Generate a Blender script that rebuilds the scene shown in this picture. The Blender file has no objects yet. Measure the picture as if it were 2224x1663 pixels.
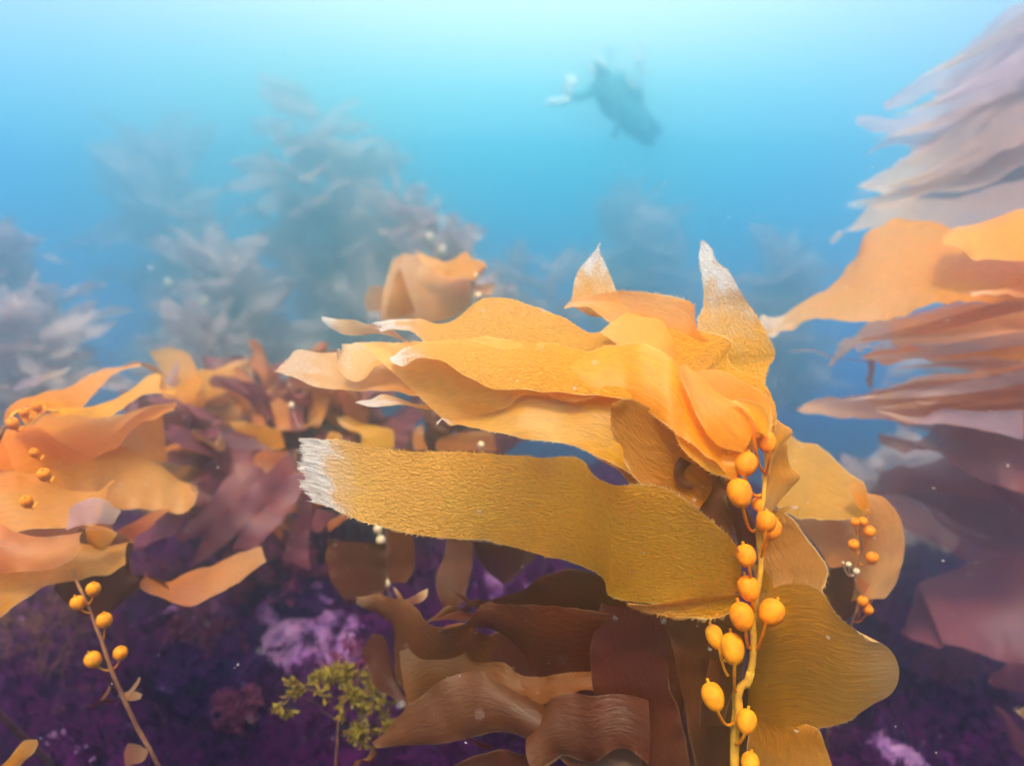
import bpy, bmesh, math, random
from mathutils import Vector, Matrix, noise
R = math.radians
S = bpy.context.scene
col = S.collection

# ------------------------------------------------------------------ camera
CAM = Vector((0, 0, 1.2)); PITCH = R(14); T = math.tan(R(75) / 2)
cd = bpy.data.cameras.new("camera"); co = bpy.data.objects.new("camera", cd); col.objects.link(co)
co.location = CAM; co.rotation_euler = (R(90) - PITCH, 0, 0)
cd.sensor_width = 36; cd.lens = 18 / T; cd.clip_start = .01; cd.clip_end = 300
cd.dof.use_dof = True; cd.dof.focus_distance = .745; cd.dof.aperture_fstop = 2.2
S.camera = co
S.view_settings.view_transform = 'Standard'; S.view_settings.look = 'None'
S.view_settings.exposure = 0.42; S.view_settings.gamma = 1
S.cycles.use_denoising = True
S.cycles.max_bounces = 10; S.cycles.volume_bounces = 6; S.cycles.diffuse_bounces = 4
S.cycles.transmission_bounces = 6; S.cycles.transparent_max_bounces = 10
S.cycles.sample_clamp_indirect = 4

# ------------------------------------------------------------------ world: daylight sky overhead, water colour around
HAZE = .225
SUN_EL, SUN_AZ = R(68), R(198)          # azimuth measured from +Y toward +X
W = bpy.data.worlds.new("World"); S.world = W; W.use_nodes = True
nt = W.node_tree; nt.nodes.clear()
def N(t, tree=None, **k):
    n = (tree or nt).nodes.new(t)
    for a, b in k.items(): setattr(n, a, b)
    return n
def lk(a, b, tree=None): (tree or nt).links.new(a, b)
def math_(op, a, b=None, c=None, tree=None, clamp=False):
    tree = tree or nt
    n = tree.nodes.new('ShaderNodeMath'); n.operation = op; n.use_clamp = clamp
    for i, v in enumerate((a, b, c)):
        if v is None: continue
        if isinstance(v, (int, float)): n.inputs[i].default_value = v
        else: tree.links.new(v, n.inputs[i])
    return n.outputs[0]
def mapr(v, a, b, c=0., d=1., tree=None, smooth=True):
    tree = tree or nt
    n = tree.nodes.new('ShaderNodeMapRange'); n.interpolation_type = 'SMOOTHSTEP' if smooth else 'LINEAR'
    n.clamp = True
    tree.links.new(v, n.inputs['Value'])
    n.inputs['From Min'].default_value = a; n.inputs['From Max'].default_value = b
    n.inputs['To Min'].default_value = c; n.inputs['To Max'].default_value = d
    return n.outputs['Result']
def mixc(f, a, b, tree=None, mode='MIX'):
    tree = tree or nt
    n = tree.nodes.new('ShaderNodeMix'); n.data_type = 'RGBA'; n.blend_type = mode
    for i, v in ((0, f), (6, a), (7, b)):
        if isinstance(v, (int, float)): n.inputs[i].default_value = v
        elif isinstance(v, (tuple, list)): n.inputs[i].default_value = (*v[:3], 1)
        else: tree.links.new(v, n.inputs[i])
    return n.outputs[2]
def ramp(fac, stops, tree=None):
    tree = tree or nt
    n = tree.nodes.new('ShaderNodeValToRGB'); e = n.color_ramp.elements
    while len(e) > 1: e.remove(e[0])
    e[0].position = stops[0][0]; e[0].color = (*stops[0][1], 1)
    for p, c in stops[1:]:
        q = e.new(p); q.color = (*c, 1)
    tree.links.new(fac, n.inputs[0]); return n.outputs[0]
def lin(r, g, b):
    f = lambda c: (c / 255 / 12.92) if c / 255 <= .04045 else ((c / 255 + .055) / 1.055) ** 2.4
    return (f(r), f(g), f(b))
tc = N('ShaderNodeTexCoord'); sp = N('ShaderNodeSeparateXYZ'); lk(tc.outputs['Generated'], sp.inputs[0])
el = math_('ARCSINE', sp.outputs[2])
elf = mapr(el, R(-40), R(40), smooth=False)
E = lambda deg: (deg + 40) / 80
WG = [(-40, lin(58, 14, 92)), (-25, lin(88, 30, 135)), (-17, lin(120, 74, 176)), (-12, lin(136, 84, 196)),
      (-8, lin(138, 100, 206)), (-4.5, lin(106, 126, 208)), (-1, lin(20, 172, 198)), (2.5, lin(0, 192, 202)),
      (6, lin(0, 202, 206)), (9.5, lin(70, 206, 208)), (13, lin(186, 206, 204)), (16.5, lin(252, 224, 218)), (40, lin(255, 244, 238))]
wc = ramp(elf, [(E(a), tuple(min(1, x) for x in c)) for a, c in WG])
# paler, greyer water toward the two sides of the cove, away from the open channel
az = math_('ARCTAN2', sp.outputs[0], sp.outputs[1])
side = mapr(math_('ABSOLUTE', math_('ADD', az, R(2))), R(8), R(42))
upm = mapr(el, R(-18), R(-3)); sm = math_('MULTIPLY', math_('MULTIPLY', side, upm), .7)
wc = mixc(sm, wc, lin(182, 168, 224))
sky = N('ShaderNodeTexSky'); sky.sky_type = 'NISHITA'; sky.sun_disc = False
sky.sun_elevation = SUN_EL; sky.sun_rotation = SUN_AZ
skyc = mixc(1.0, sky.outputs[0], (1.05, .72, .42), mode='MULTIPLY')
# world darkened behind the camera, added to cut front fill on the blades
gl_ = math_('MULTIPLY', mapr(math_('ABSOLUTE', math_('SUBTRACT', az, R(6))), R(34), R(2)), mapr(el, R(7), R(17)))
wc = mixc(math_('MULTIPLY', gl_, .8), wc, (1.0, .90, .86))
bk = math_('MULTIPLY', mapr(sp.outputs[1], .15, -.5), mapr(el, R(50), R(20)))
wc = mixc(math_('MULTIPLY', bk, .92), wc, lin(50, 26, 92))
upf = mapr(el, R(22), R(50))
sc_ = N('ShaderNodeVectorMath', operation='SCALE'); lk(wc, sc_.inputs[0]); sc_.inputs['Scale'].default_value = 1.0
tot = mixc(upf, sc_.outputs[0], skyc)
bg = N('ShaderNodeBackground'); lk(tot, bg.inputs[0]); bg.inputs[1].default_value = 1.05
wo = N('ShaderNodeOutputWorld'); lk(bg.outputs[0], wo.inputs[0])

# ------------------------------------------------------------------ sun
sl = bpy.data.lights.new("sun", 'SUN'); sl.energy = 5; sl.angle = R(9); sl.color = (1, .83, .60)
so = bpy.data.objects.new("sun", sl); col.objects.link(so)
sd = Vector((math.sin(SUN_AZ) * math.cos(SUN_EL), math.cos(SUN_AZ) * math.cos(SUN_EL), math.sin(SUN_EL)))
so.rotation_euler = sd.to_track_quat('Z', 'Y').to_euler(); so.location = (0, 0, 8)

# ------------------------------------------------------------------ helpers
REG = dict(A=(1200, 480, 3.675), B=(600, 600, 3.15), C=(1300, 880, 3.15), D=(700, 1140, 2.9105), E=(1300, 1240, 3.16),
           F=(0, 760, 3.15), G=(0, 1140, 3.16), H=(1100, 60, 4.793), I=(1624, 0, 3.675), J=(1624, 440, 3.675),
           K=(1624, 840, 3.675), L=(1824, 1213, 3.675), M=(180, 180, 2.827), N=(0, 400, 3.008), O=(380, 840, 3.15),
           Q=(760, 440, 5.5125), P=(586, 478, 1.8135), Z=(0, 0, .9946))
FW = Vector((0, math.cos(PITCH), -math.sin(PITCH))); UP = Vector((0, math.sin(PITCH), math.cos(PITCH))); RT = Vector((1, 0, 0))
def at(x, y, d):                         # a point seen at this place of the photograph, d metres ahead of the camera
    return CAM + d * (FW + RT * ((x - 1112) / 1112 * T) + UP * ((831.5 - y) / 1112 * T))
def pts(s):                              # "C100,200 300,400 B1,2" -> photo pixels
    out = []; r = 'Z'
    for t in s.split():
        if t[0].isalpha(): r = t[0]; t = t[1:]
        x, y = map(float, t.split(',')); a, b, k = REG[r]
        out.append((a + x / k, b + y / k))
    return out
def resample(P, n):
    P = [Vector(p) for p in P]
    if len(P) == 2: P = [P[0], (P[0] + P[1]) / 2, P[1]]
    Q = [P[0] * 2 - P[1]] + P + [P[-1] * 2 - P[-2]]
    fine = []
    for i in range(1, len(Q) - 2):
        p0, p1, p2, p3 = Q[i - 1:i + 3]
        a = max(1e-6, (p1 - p0).length) ** .5; b = max(1e-6, (p2 - p1).length) ** .5; c = max(1e-6, (p3 - p2).length) ** .5
        m1 = (p2 - p1) + ((p1 - p0) / a - (p2 - p0) / (a + b)) * b
        m2 = (p2 - p1) + ((p3 - p2) / c - (p3 - p1) / (b + c)) * b
        for k in range(16):
            t = k / 16; t2 = t * t; t3 = t2 * t
            fine.append(p1 * (2 * t3 - 3 * t2 + 1) + m1 * (t3 - 2 * t2 + t) + p2 * (3 * t2 - 2 * t3) + m2 * (t3 - t2))
    fine.append(P[-1])
    L = [0.]
    for i in range(1, len(fine)): L.append(L[-1] + (fine[i] - fine[i - 1]).length)
    out = []; j = 0
    for i in range(n):
        s = L[-1] * i / (n - 1)
        while j < len(L) - 2 and L[j + 1] < s: j += 1
        f = (s - L[j]) / max(1e-9, L[j + 1] - L[j]); out.append(fine[j].lerp(fine[j + 1], min(1, max(0, f))))
    return out
def dep(d, u):
    if isinstance(d, (int, float)): return d
    x = u * (len(d) - 1); i = min(int(x), len(d) - 2); f = x - i; f = f * f * (3 - 2 * f)
    return d[i] * (1 - f) + d[i + 1] * f
def link(name, me, parent=None, label=None):
    o = bpy.data.objects.new(name, me); col.objects.link(o)
    if parent: o.parent = parent
    if label: o['label'] = label
    return o
def thing(name, label, cat, loc=(0, 0, 0), group=None):
    o = bpy.data.objects.new(name, None); col.objects.link(o); o.location = loc; o.empty_display_size = .05
    o['label'] = label; o['category'] = cat
    if group: o['group'] = group
    return o
def to_local(o, root):
    if root is not None: o.location = -root.location
def smooth(me):
    for p in me.polygons: p.use_smooth = True

# ------------------------------------------------------------------ materials
def newmat(name):
    m = bpy.data.materials.new(name); m.use_nodes = True; t = m.node_tree; t.nodes.clear()
    return m, t, t.nodes.new('ShaderNodeOutputMaterial')
def kelp_mat(name, c1, c2, trans=.5, bump=.6, gloss=.025, rib=(55, 190), spots=1.0, pale=(.90, .78, .76), tip=(.92, .60, .30), groove_shade=.28, thin=.06, rimk=.7):
    m, t, o = newmat(name)
    uv = N('ShaderNodeUVMap', t); uv.uv_map = 'UVMap'
    mp = N('ShaderNodeMapping', t); lk(uv.outputs[0], mp.inputs[0], t); mp.inputs['Scale'].default_value = (rib[0], rib[1], 1)
    oi = N('ShaderNodeObjectInfo', t)
    n1 = N('ShaderNodeTexNoise', t); lk(mp.outputs[0], n1.inputs['Vector'], t); n1.inputs['Scale'].default_value = 1.0
    n1.inputs['Detail'].default_value = 4; n1.inputs['Roughness'].default_value = .6; n1.inputs['Distortion'].default_value = .7
    n2 = N('ShaderNodeTexNoise', t); lk(uv.outputs[0], n2.inputs['Vector'], t); n2.inputs['Scale'].default_value = 14; n2.inputs['Detail'].default_value = 5
    n3 = N('ShaderNodeTexNoise', t); lk(uv.outputs[0], n3.inputs['Vector'], t); n3.inputs['Scale'].default_value = 420; n3.inputs['Detail'].default_value = 3
    f = mapr(n2.outputs[0], .32, .68, tree=t)
    c = mixc(f, c1, c2, t)
    c = mixc(math_('MULTIPLY', mapr(n1.outputs[0], .38, .66, tree=t), groove_shade, tree=t), c, tuple(x * .45 for x in c1), t)  # darker along the rib noise: groove shading put into the colour
    hs = N('ShaderNodeHueSaturation', t); lk(c, hs.inputs['Color'], t)
    lk(mapr(oi.outputs['Random'], 0, 1, .488, .512, t, False), hs.inputs['Hue'], t)
    lk(mapr(oi.outputs['Random'], 0, 1, .86, 1.12, t, False), hs.inputs['Value'], t)
    c = hs.outputs[0]
    ab = N('ShaderNodeAttribute', t); ab.attribute_name = 'bleach'
    ae = N('ShaderNodeAttribute', t); ae.attribute_name = 'edge'
    bl = math_('ADD', ab.outputs['Fac'], math_('MULTIPLY', math_('SUBTRACT', n3.outputs[0], .5, tree=t), 1.0, tree=t), tree=t)
    bl = math_('MULTIPLY', mapr(bl, .5, .85, tree=t), mapr(ab.outputs['Fac'], 0, .3, tree=t), tree=t)
    at_ = N('ShaderNodeAttribute', t); at_.attribute_name = 'along'
    c = mixc(math_('MULTIPLY', mapr(at_.outputs['Fac'], .3, 1.0, tree=t), .62, tree=t), c, mixc(.5, c, tip, t), t)
    c = mixc(math_('MULTIPLY', mapr(ab.outputs['Fac'], 0, .6, tree=t), .7, tree=t), c, (.86, .50, .26), t)
    rim = math_('MULTIPLY', mapr(ae.outputs['Fac'], .0, .0020, 1, 0, t), math_('MULTIPLY', mapr(n2.outputs[0], .35, .65, tree=t), rimk, tree=t), tree=t)
    c = mixc(rim, c, (.95, .66, .32), t)
    c = mixc(bl, c, pale, t)
    vo = N('ShaderNodeTexVoronoi', t); lk(uv.outputs[0], vo.inputs['Vector'], t); vo.inputs['Scale'].default_value = 42
    sv = N('ShaderNodeSeparateColor', t); lk(vo.outputs['Color'], sv.inputs[0], t)
    sr = mapr(sv.outputs[0], .66, 1.0, .01, .12, t, False)
    dsp = math_('LESS_THAN', vo.outputs['Distance'], sr, tree=t)
    c = mixc(math_('MULTIPLY', dsp, .7 * spots, tree=t), c, (.8, .62, .5), t)
    hsum = math_('ADD', math_('MULTIPLY', n1.outputs[0], 1.0, tree=t), math_('MULTIPLY', n3.outputs[0], .16, tree=t), tree=t)
    b = N('ShaderNodeBump', t); b.inputs['Strength'].default_value = bump; b.inputs['Distance'].default_value = .004; lk(hsum, b.inputs['Height'], t)
    df = N('ShaderNodeBsdfDiffuse', t); lk(c, df.inputs[0], t); lk(b.outputs[0], df.inputs['Normal'], t)
    tr = N('ShaderNodeBsdfTranslucent', t)
    ct = N('ShaderNodeGamma', t); lk(c, ct.inputs[0], t); ct.inputs[1].default_value = 1.12
    lk(ct.outputs[0], tr.inputs[0], t); lk(b.outputs[0], tr.inputs['Normal'], t)
    m1 = N('ShaderNodeMixShader', t); m1.inputs[0].default_value = trans; lk(df.outputs[0], m1.inputs[1], t); lk(tr.outputs[0], m1.inputs[2], t)
    gl = N('ShaderNodeBsdfGlossy', t); gl.inputs['Roughness'].default_value = .42; lk(b.outputs[0], gl.inputs['Normal'], t)
    m2 = N('ShaderNodeMixShader', t); m2.inputs[0].default_value = gloss; lk(m1.outputs[0], m2.inputs[1], t); lk(gl.outputs[0], m2.inputs[2], t)
    tq = N('ShaderNodeBsdfTransparent', t); tq.inputs[0].default_value = (1, .93, .86, 1)
    th = math_('MULTIPLY', math_('ADD', .55, math_('ADD', math_('MULTIPLY', n2.outputs[0], .6, tree=t), math_('MULTIPLY', at_.outputs['Fac'], .35, tree=t), tree=t), tree=t), thin, tree=t, clamp=True)
    m3 = N('ShaderNodeMixShader', t); lk(th, m3.inputs[0], t); lk(m2.outputs[0], m3.inputs[1], t); lk(tq.outputs[0], m3.inputs[2], t)
    lk(m3.outputs[0], o.inputs[0], t); return m
K_AMB = kelp_mat('kelp_amber', (.98, .35, .002), (.95, .38, .003), .58, bump=.3, thin=.12)
K_RIB = kelp_mat('kelp_corrugated', (.97, .36, .003), (.92, .38, .006), .42, groove_shade=.28, bump=1.5, rib=(180, 320))
K_DRK = kelp_mat('kelp_brown_shaded', tip=(.22, .08, .02), c1=(.14, .026, .005), c2=(.11, .022, .006), trans=.4, bump=.5, rimk=.2)  # brown kelp, shade of the lower plants put into the base colour
K_OLV = kelp_mat('kelp_olive', (.60, .215, .003), (.50, .18, .003), .45, tip=(.66, .34, .09), bump=.6)
K_PNK = kelp_mat('kelp_rosy', (.82, .255, .05), (.74, .22, .06), .5, bump=.2, spots=.5, thin=.24, rimk=.2)
K_UMB_SHD = kelp_mat('kelp_umber_shaded', (.24, .050, .004), (.19, .044, .005), .4, bump=.5, tip=(.30, .12, .03), rimk=.2)  # darker copy for the low blades, their shade put into the colour
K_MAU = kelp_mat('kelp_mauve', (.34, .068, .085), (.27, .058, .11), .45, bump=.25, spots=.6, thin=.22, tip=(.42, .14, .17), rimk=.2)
K_WHT = kelp_mat('kelp_pale_haze', (.58, .39, .52), (.52, .35, .52), .5, bump=.2, spots=.1, thin=.36, rimk=.3, tip=(.68, .52, .64))  # pale kelp with the mauve of lit haze mixed into its colour
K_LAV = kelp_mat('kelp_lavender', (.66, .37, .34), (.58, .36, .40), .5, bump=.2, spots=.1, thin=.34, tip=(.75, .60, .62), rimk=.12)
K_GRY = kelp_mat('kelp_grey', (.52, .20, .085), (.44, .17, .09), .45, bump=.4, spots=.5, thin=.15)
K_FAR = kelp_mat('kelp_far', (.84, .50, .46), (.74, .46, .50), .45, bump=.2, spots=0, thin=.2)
def float_mat(name, c, g=.12, sss=.5):
    m, t, o = newmat(name)
    p = N('ShaderNodeBsdfPrincipled', t); p.inputs['Roughness'].default_value = .6
    ge = N('ShaderNodeTexCoord', t); n = N('ShaderNodeTexNoise', t); lk(ge.outputs['Object'], n.inputs['Vector'], t); n.inputs['Scale'].default_value = 130
    n.inputs['Detail'].default_value = 4
    lk(mixc(mapr(n.outputs[0], .3, .7, tree=t), c, tuple(x * .72 for x in c), t), p.inputs['Base Color'], t)
    p.inputs['Subsurface Weight'].default_value = sss; p.inputs['Subsurface Radius'].default_value = (1, .45, .1); p.inputs['Subsurface Scale'].default_value = .008
    p.inputs['Specular IOR Level'].default_value = .2
    b = N('ShaderNodeBump', t); b.inputs['Strength'].default_value = .15; b.inputs['Distance'].default_value = .001; lk(n.outputs[0], b.inputs['Height'], t); lk(b.outputs[0], p.inputs['Normal'], t)
    lk(p.outputs[0], o.inputs[0], t); return m
F_AMB = float_mat('float_gold', (.96, .245, .002))
F_OLV = float_mat('float_olive', (.86, .28, .004))
F_PNK = float_mat('float_pale', (.85, .62, .42))
def plain(name, c, rough=.8, c2=None, sc=30, bump=.3, bd=.01, trans=0):
    m, t, o = newmat(name)
    ge = N('ShaderNodeTexCoord', t); n = N('ShaderNodeTexNoise', t); lk(ge.outputs['Object'], n.inputs['Vector'], t)
    n.inputs['Scale'].default_value = sc; n.inputs['Detail'].default_value = 7; n.inputs['Roughness'].default_value = .65
    cc = mixc(mapr(n.outputs[0], .35, .65, tree=t), c, c2 or tuple(x * .6 for x in c), t)
    p = N('ShaderNodeBsdfPrincipled', t); p.inputs['Roughness'].default_value = rough; lk(cc, p.inputs['Base Color'], t)
    p.inputs['Specular IOR Level'].default_value = .15
    b = N('ShaderNodeBump', t); b.inputs['Strength'].default_value = bump; b.inputs['Distance'].default_value = bd; lk(n.outputs[0], b.inputs['Height'], t); lk(b.outputs[0], p.inputs['Normal'], t)
    out = p.outputs[0]
    if trans:
        tr = N('ShaderNodeBsdfTranslucent', t); lk(cc, tr.inputs[0], t); mx = N('ShaderNodeMixShader', t); mx.inputs[0].default_value = trans
        lk(p.outputs[0], mx.inputs[1], t); lk(tr.outputs[0], mx.inputs[2], t); out = mx.outputs[0]
    lk(out, o.inputs[0], t); return m
M_STIPE = plain('stipe_gold', (.74, .36, .03), .5, (.55, .24, .03), 60)
M_STIPED = plain('stipe_dark', (.30, .12, .05), .7, (.18, .06, .05), 60)
M_YEL = plain('seaweed_yellow', (.36, .25, .025), .7, (.22, .12, .015), 60, trans=.3)
M_RED = plain('seaweed_red', (.32, .06, .12), .8, (.16, .02, .09), 60, trans=.3)
M_TURF = plain('turf_purple', (.075, .001, .065), .9, (.025, .0005, .035), 9, trans=.25)
M_TURFL = plain('turf_lilac', (.62, .30, .62), .9, (.36, .12, .42), 20, trans=.25)
M_SUIT = plain('wetsuit', (.06, .25, .32), .6, (.04, .19, .25), 12)
M_PALE = plain('pale_skin_and_plastic', (.85, .85, .82), .5, (.7, .72, .72), 20)

# ------------------------------------------------------------------ kelp blade
SEED = [0]
def blade(root, A, B, dA, dB=None, mat=None, nu=72, nv=20, bulge=.0, rip=.004, ripf=(9, 5), bl=0., blv=1., fringe=0., teeth=0., edge_r=.0, er=0., name='blade', label=None):
    """loft between two edges (base -> tip)"""
    SEED[0] += 1; sd_ = SEED[0] * 7.31; rnd = random.Random(SEED[0])
    qa, qb = pts(A), pts(B)
    for lo, hi, px in ((-9e9, -20, -1), (2244, 9e9, 1)):        # blades that start outside the picture narrow to their own stalk there
        if lo < qa[0][0] < hi and lo < qb[0][0] < hi:
            mx_, my_ = (qa[0][0] + qb[0][0]) / 2, (qa[0][1] + qb[0][1]) / 2
            qa = [(mx_ + px * 80, my_ - 2)] + [(mx_ + px * 30, my_ * .6 + qa[0][1] * .4)] + qa; qb = [(mx_ + px * 80, my_ + 2)] + [(mx_ + px * 30, my_ * .6 + qb[0][1] * .4)] + qb
    a = resample(qa, nu); b = resample(qb, nu); dB = dA if dB is None else dB
    PA = [at(p.x, p.y, dep(dA, i / (nu - 1))) for i, p in enumerate(a)]
    PB = [at(p.x, p.y, dep(dB, i / (nu - 1))) for i, p in enumerate(b)]
    G = []; nrm = []
    for i in range(nu):
        u = i / (nu - 1); i0, i1 = max(0, i - 2), min(nu - 1, i + 2)
        ac = PB[i] - PA[i]; al = (PA[i1] + PB[i1]) - (PA[i0] + PB[i0])
        n = ac.cross(al)
        n = n.normalized() if n.length > 1e-9 else (nrm[-1] if nrm else Vector((0, -1, 0)))
        if n.dot(FW) > 0: n = -n
        nrm.append(n)
    for k in range(3):
        nrm = [(nrm[max(0, i - 1)] + nrm[i] * 1.2 + nrm[min(nu - 1, i + 1)]).normalized() for i in range(nu)]
    Lc = 0.; us = [0.]
    for i in range(1, nu):
        Lc += ((PA[i] + PB[i]) / 2 - (PA[i - 1] + PB[i - 1]) / 2).length; us.append(Lc)
    verts = []; uvs = []; ble = []; edg = []; alg = []
    for i in range(nu):
        u = i / (nu - 1); wdt = (PB[i] - PA[i]).length
        al = ((PA[min(nu - 1, i + 1)] + PB[min(nu - 1, i + 1)]) - (PA[max(0, i - 1)] + PB[max(0, i - 1)])).normalized()
        ac = (PB[i] - PA[i]).normalized() if wdt > 1e-6 else Vector((0, 0, 0))
        for j in range(nv):
            v = j / (nv - 1); e = 4 * v * (1 - v)
            p = PA[i].lerp(PB[i], v)
            lu, lv = us[i], (v - .5) * wdt
            w = noise.noise(Vector((lu * ripf[0] + sd_, lv * ripf[1], sd_ * .37))) * 2.0
            w2 = noise.noise(Vector((lu * ripf[0] * 4.1 + sd_, lv * ripf[1] * 3.3, 9 + sd_ * .3)))
            edamp = 1 - e
            h = .45 * bulge * e + rip * (w * (.8 + .9 * edamp) + w2 * (.25 + .9 * edamp ** 2))
            h *= min(1, wdt / .02)
            p = p + nrm[i] * h
            if edge_r: p = p + ac * (edge_r * edamp ** 2 * (1 if v > .5 else -1) * noise.noise(Vector((lu * 60 + sd_, v * 3, 5))))
            if fringe and u > .9:
                k = ((u - .9) / .1) ** 1.5
                jg = noise.noise(Vector((lv * 90 + sd_, lu * 20, 3))) + 1.1 * noise.noise(Vector((lv * 650 + sd_, lu * 8, 8))) + .8 * noise.noise(Vector((lv * 1400 + sd_, lu * 8, 4)))
                p = p + al * (fringe * k * jg) + nrm[i] * (fringe * .4 * k * noise.noise(Vector((lv * 200, lu * 90, sd_))))
            if er and u > .7: p = p + al * (er * ((u - .7) / .3) ** 2 * max(0, e) ** .5)
            verts.append(p); uvs.append((lu + sd_, lv + sd_ * .5)); edg.append(min(v, 1 - v) * wdt)
            q = 0.
            if bl > 0:
                q = max(0, min(1, (u - (1 - bl)) / bl * 1.25 + .35 * noise.noise(Vector((lu * 40 + sd_, lv * 60, 1))) - .05)) * blv
                if u < 1 - bl * 1.3: q = 0
            ble.append(q); alg.append(u)
    faces = [(i * nv + j, i * nv + j + 1, (i + 1) * nv + j + 1, (i + 1) * nv + j) for i in range(nu - 1) for j in range(nv - 1)]
    if teeth:
        def run(idx, sgn):
            acc = 0
            for i in range(2, nu - 2):
                k0 = i * nv + idx; k1 = (i + 1) * nv + idx; ki = i * nv + (1 if idx == 0 else nv - 2)
                seg = (verts[k1] - verts[k0]); L = seg.length
                out = (verts[k0] - verts[ki]); out = out - seg * (out.dot(seg) / max(1e-9, L * L))
                if out.length < 1e-7 or L < 1e-6: continue
                out.normalize(); n = max(1, round(L / .0046))
                for q in range(n):
                    if rnd.random() < .18: continue
                    s = (q + .3 * rnd.random()) / n; w_ = .8 / n * (.6 + .5 * rnd.random())
                    h = 2.5 * teeth * (.4 + .9 * rnd.random())
                    b0 = verts[k0] + seg * s - out * .0004; b1 = verts[k0] + seg * min(1, s + w_) - out * .0004
                    tp = (b0 + b1) / 2 + out * h + seg.normalized() * h * .7
                    c0 = len(verts); verts.extend([b0, b1, tp])
                    for z in range(3): uvs.append(uvs[k0]); ble.append(ble[k0] * .5); edg.append(0); alg.append(alg[k0])
                    faces.append((c0, c0 + 1, c0 + 2))
        run(0, -1); run(nv - 1, 1)
    org = root.location if root is not None else Vector()
    me = bpy.data.meshes.new(name); me.from_pydata([v - org for v in verts], [], faces)
    ul = me.uv_layers.new(name='UVMap')
    for lp in me.loops: ul.data[lp.index].uv = uvs[lp.vertex_index]
    at1 = me.attributes.new('bleach', 'FLOAT', 'POINT'); at1.data.foreach_set('value', ble)
    at2 = me.attributes.new('edge', 'FLOAT', 'POINT'); at2.data.foreach_set('value', edg)
    me.attributes.new('along', 'FLOAT', 'POINT').data.foreach_set('value', alg)
    smooth(me); me.materials.append(mat or K_AMB); me.update()
    return link(name, me, root, label)

def tube(root, P, r, mat, name='stipe', seg=10, n=None, lump=0., label=None, cap=True):
    """swept tube; r number or list over the length"""
    n = n or max(8, len(P) * 6); Q = resample(P, n); vs = []; fs = []
    up = Vector((.3, -1, .2)).normalized(); sd_ = random.Random(len(P) * 31 + n).random() * 50
    for i in range(n):
        t = (Q[min(n - 1, i + 1)] - Q[max(0, i - 1)]).normalized()
        x = t.cross(up); x = x.normalized() if x.length > 1e-5 else Vector((1, 0, 0)); y = x.cross(t)
        rr = dep(r, i / (n - 1)) if not isinstance(r, (int, float)) else r
        for k in range(seg):
            a = 2 * math.pi * k / seg
            q = rr * (1 + lump * noise.noise(Vector((i * .6 + sd_, math.cos(a), math.sin(a)))))
            vs.append(Q[i] + (x * math.cos(a) + y * math.sin(a)) * q)
    for i in range(n - 1):
        for k in range(seg):
            fs.append((i * seg + k, i * seg + (k + 1) % seg, (i + 1) * seg + (k + 1) % seg, (i + 1) * seg + k))
    fs.append(tuple(reversed(range(seg)))); fs.append(tuple((n - 1) * seg + k for k in range(seg)))
    org = root.location if root is not None else Vector()
    me = bpy.data.meshes.new(name); me.from_pydata([v - org for v in vs], [], fs); smooth(me); me.materials.append(mat)
    return link(name, me, root, label)

def bladder(root, att, c, r, top=None, mat=None, ecc=1.2, stalk=.0017, name='float_bladder', seg=20):
    """gas float: stalk from att, pear body round c, neck running on to the blade at top"""
    att, c = Vector(att), Vector(c); ax = (top - c) if top is not None else (c - att) * .4 + Vector((0, 0, .02))
    ax.normalize(); R_ = r * ecc
    P = []; rad = []
    base = c - ax * R_; s0 = (base - att)
    for k in range(7):
        t = k / 7; p = att.lerp(base, t); p = p - Vector((0, 0, 1)) * (.35 * s0.length * math.sin(math.pi * t) * .5)
        P.append(p); rad.append(stalk * (1.15 - .3 * math.sin(math.pi * t)))
    m = 18
    for k in range(m + 1):
        a = math.pi * k / m; z = -math.cos(a); rr = math.sin(a) ** .88
        rr *= 1 + .10 * z
        P.append(c + ax * (R_ * z)); rad.append(max(stalk * .9, r * rr))
    tp = c + ax * (R_ + r * .35)
    e = c + ax * R_
    for k in range(1, 4): P.append(e.lerp(tp, k / 3)); rad.append(stalk * .9)
    vs = []; fs = []; n = len(P); sd_ = random.random()
    prev = None
    for i in range(n):
        t = (P[min(n - 1, i + 1)] - P[max(0, i - 1)]).normalized()
        if prev is None: x = t.orthogonal().normalized()
        else: x = (prev - t * prev.dot(t)).normalized()
        prev = x; y = t.cross(x)
        for k in range(seg):
            a = 2 * math.pi * k / seg; vs.append(P[i] + (x * math.cos(a) + y * math.sin(a)) * rad[i])
    for i in range(n - 1):
        for k in range(seg): fs.append((i * seg + k, i * seg + (k + 1) % seg, (i + 1) * seg + (k + 1) % seg, (i + 1) * seg + k))
    fs.append(tuple(reversed(range(seg)))); fs.append(tuple((n - 1) * seg + k for k in range(seg)))
    org = root.location
    me = bpy.data.meshes.new(name); me.from_pydata([v - org for v in vs], [], fs); smooth(me); me.materials.append(mat or F_AMB)
    return link(name, me, root)
def P3(s, d):
    q = pts(s); n = len(q); return [at(p[0], p[1], dep(d, i / max(1, n - 1))) for i, p in enumerate(q)]

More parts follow.
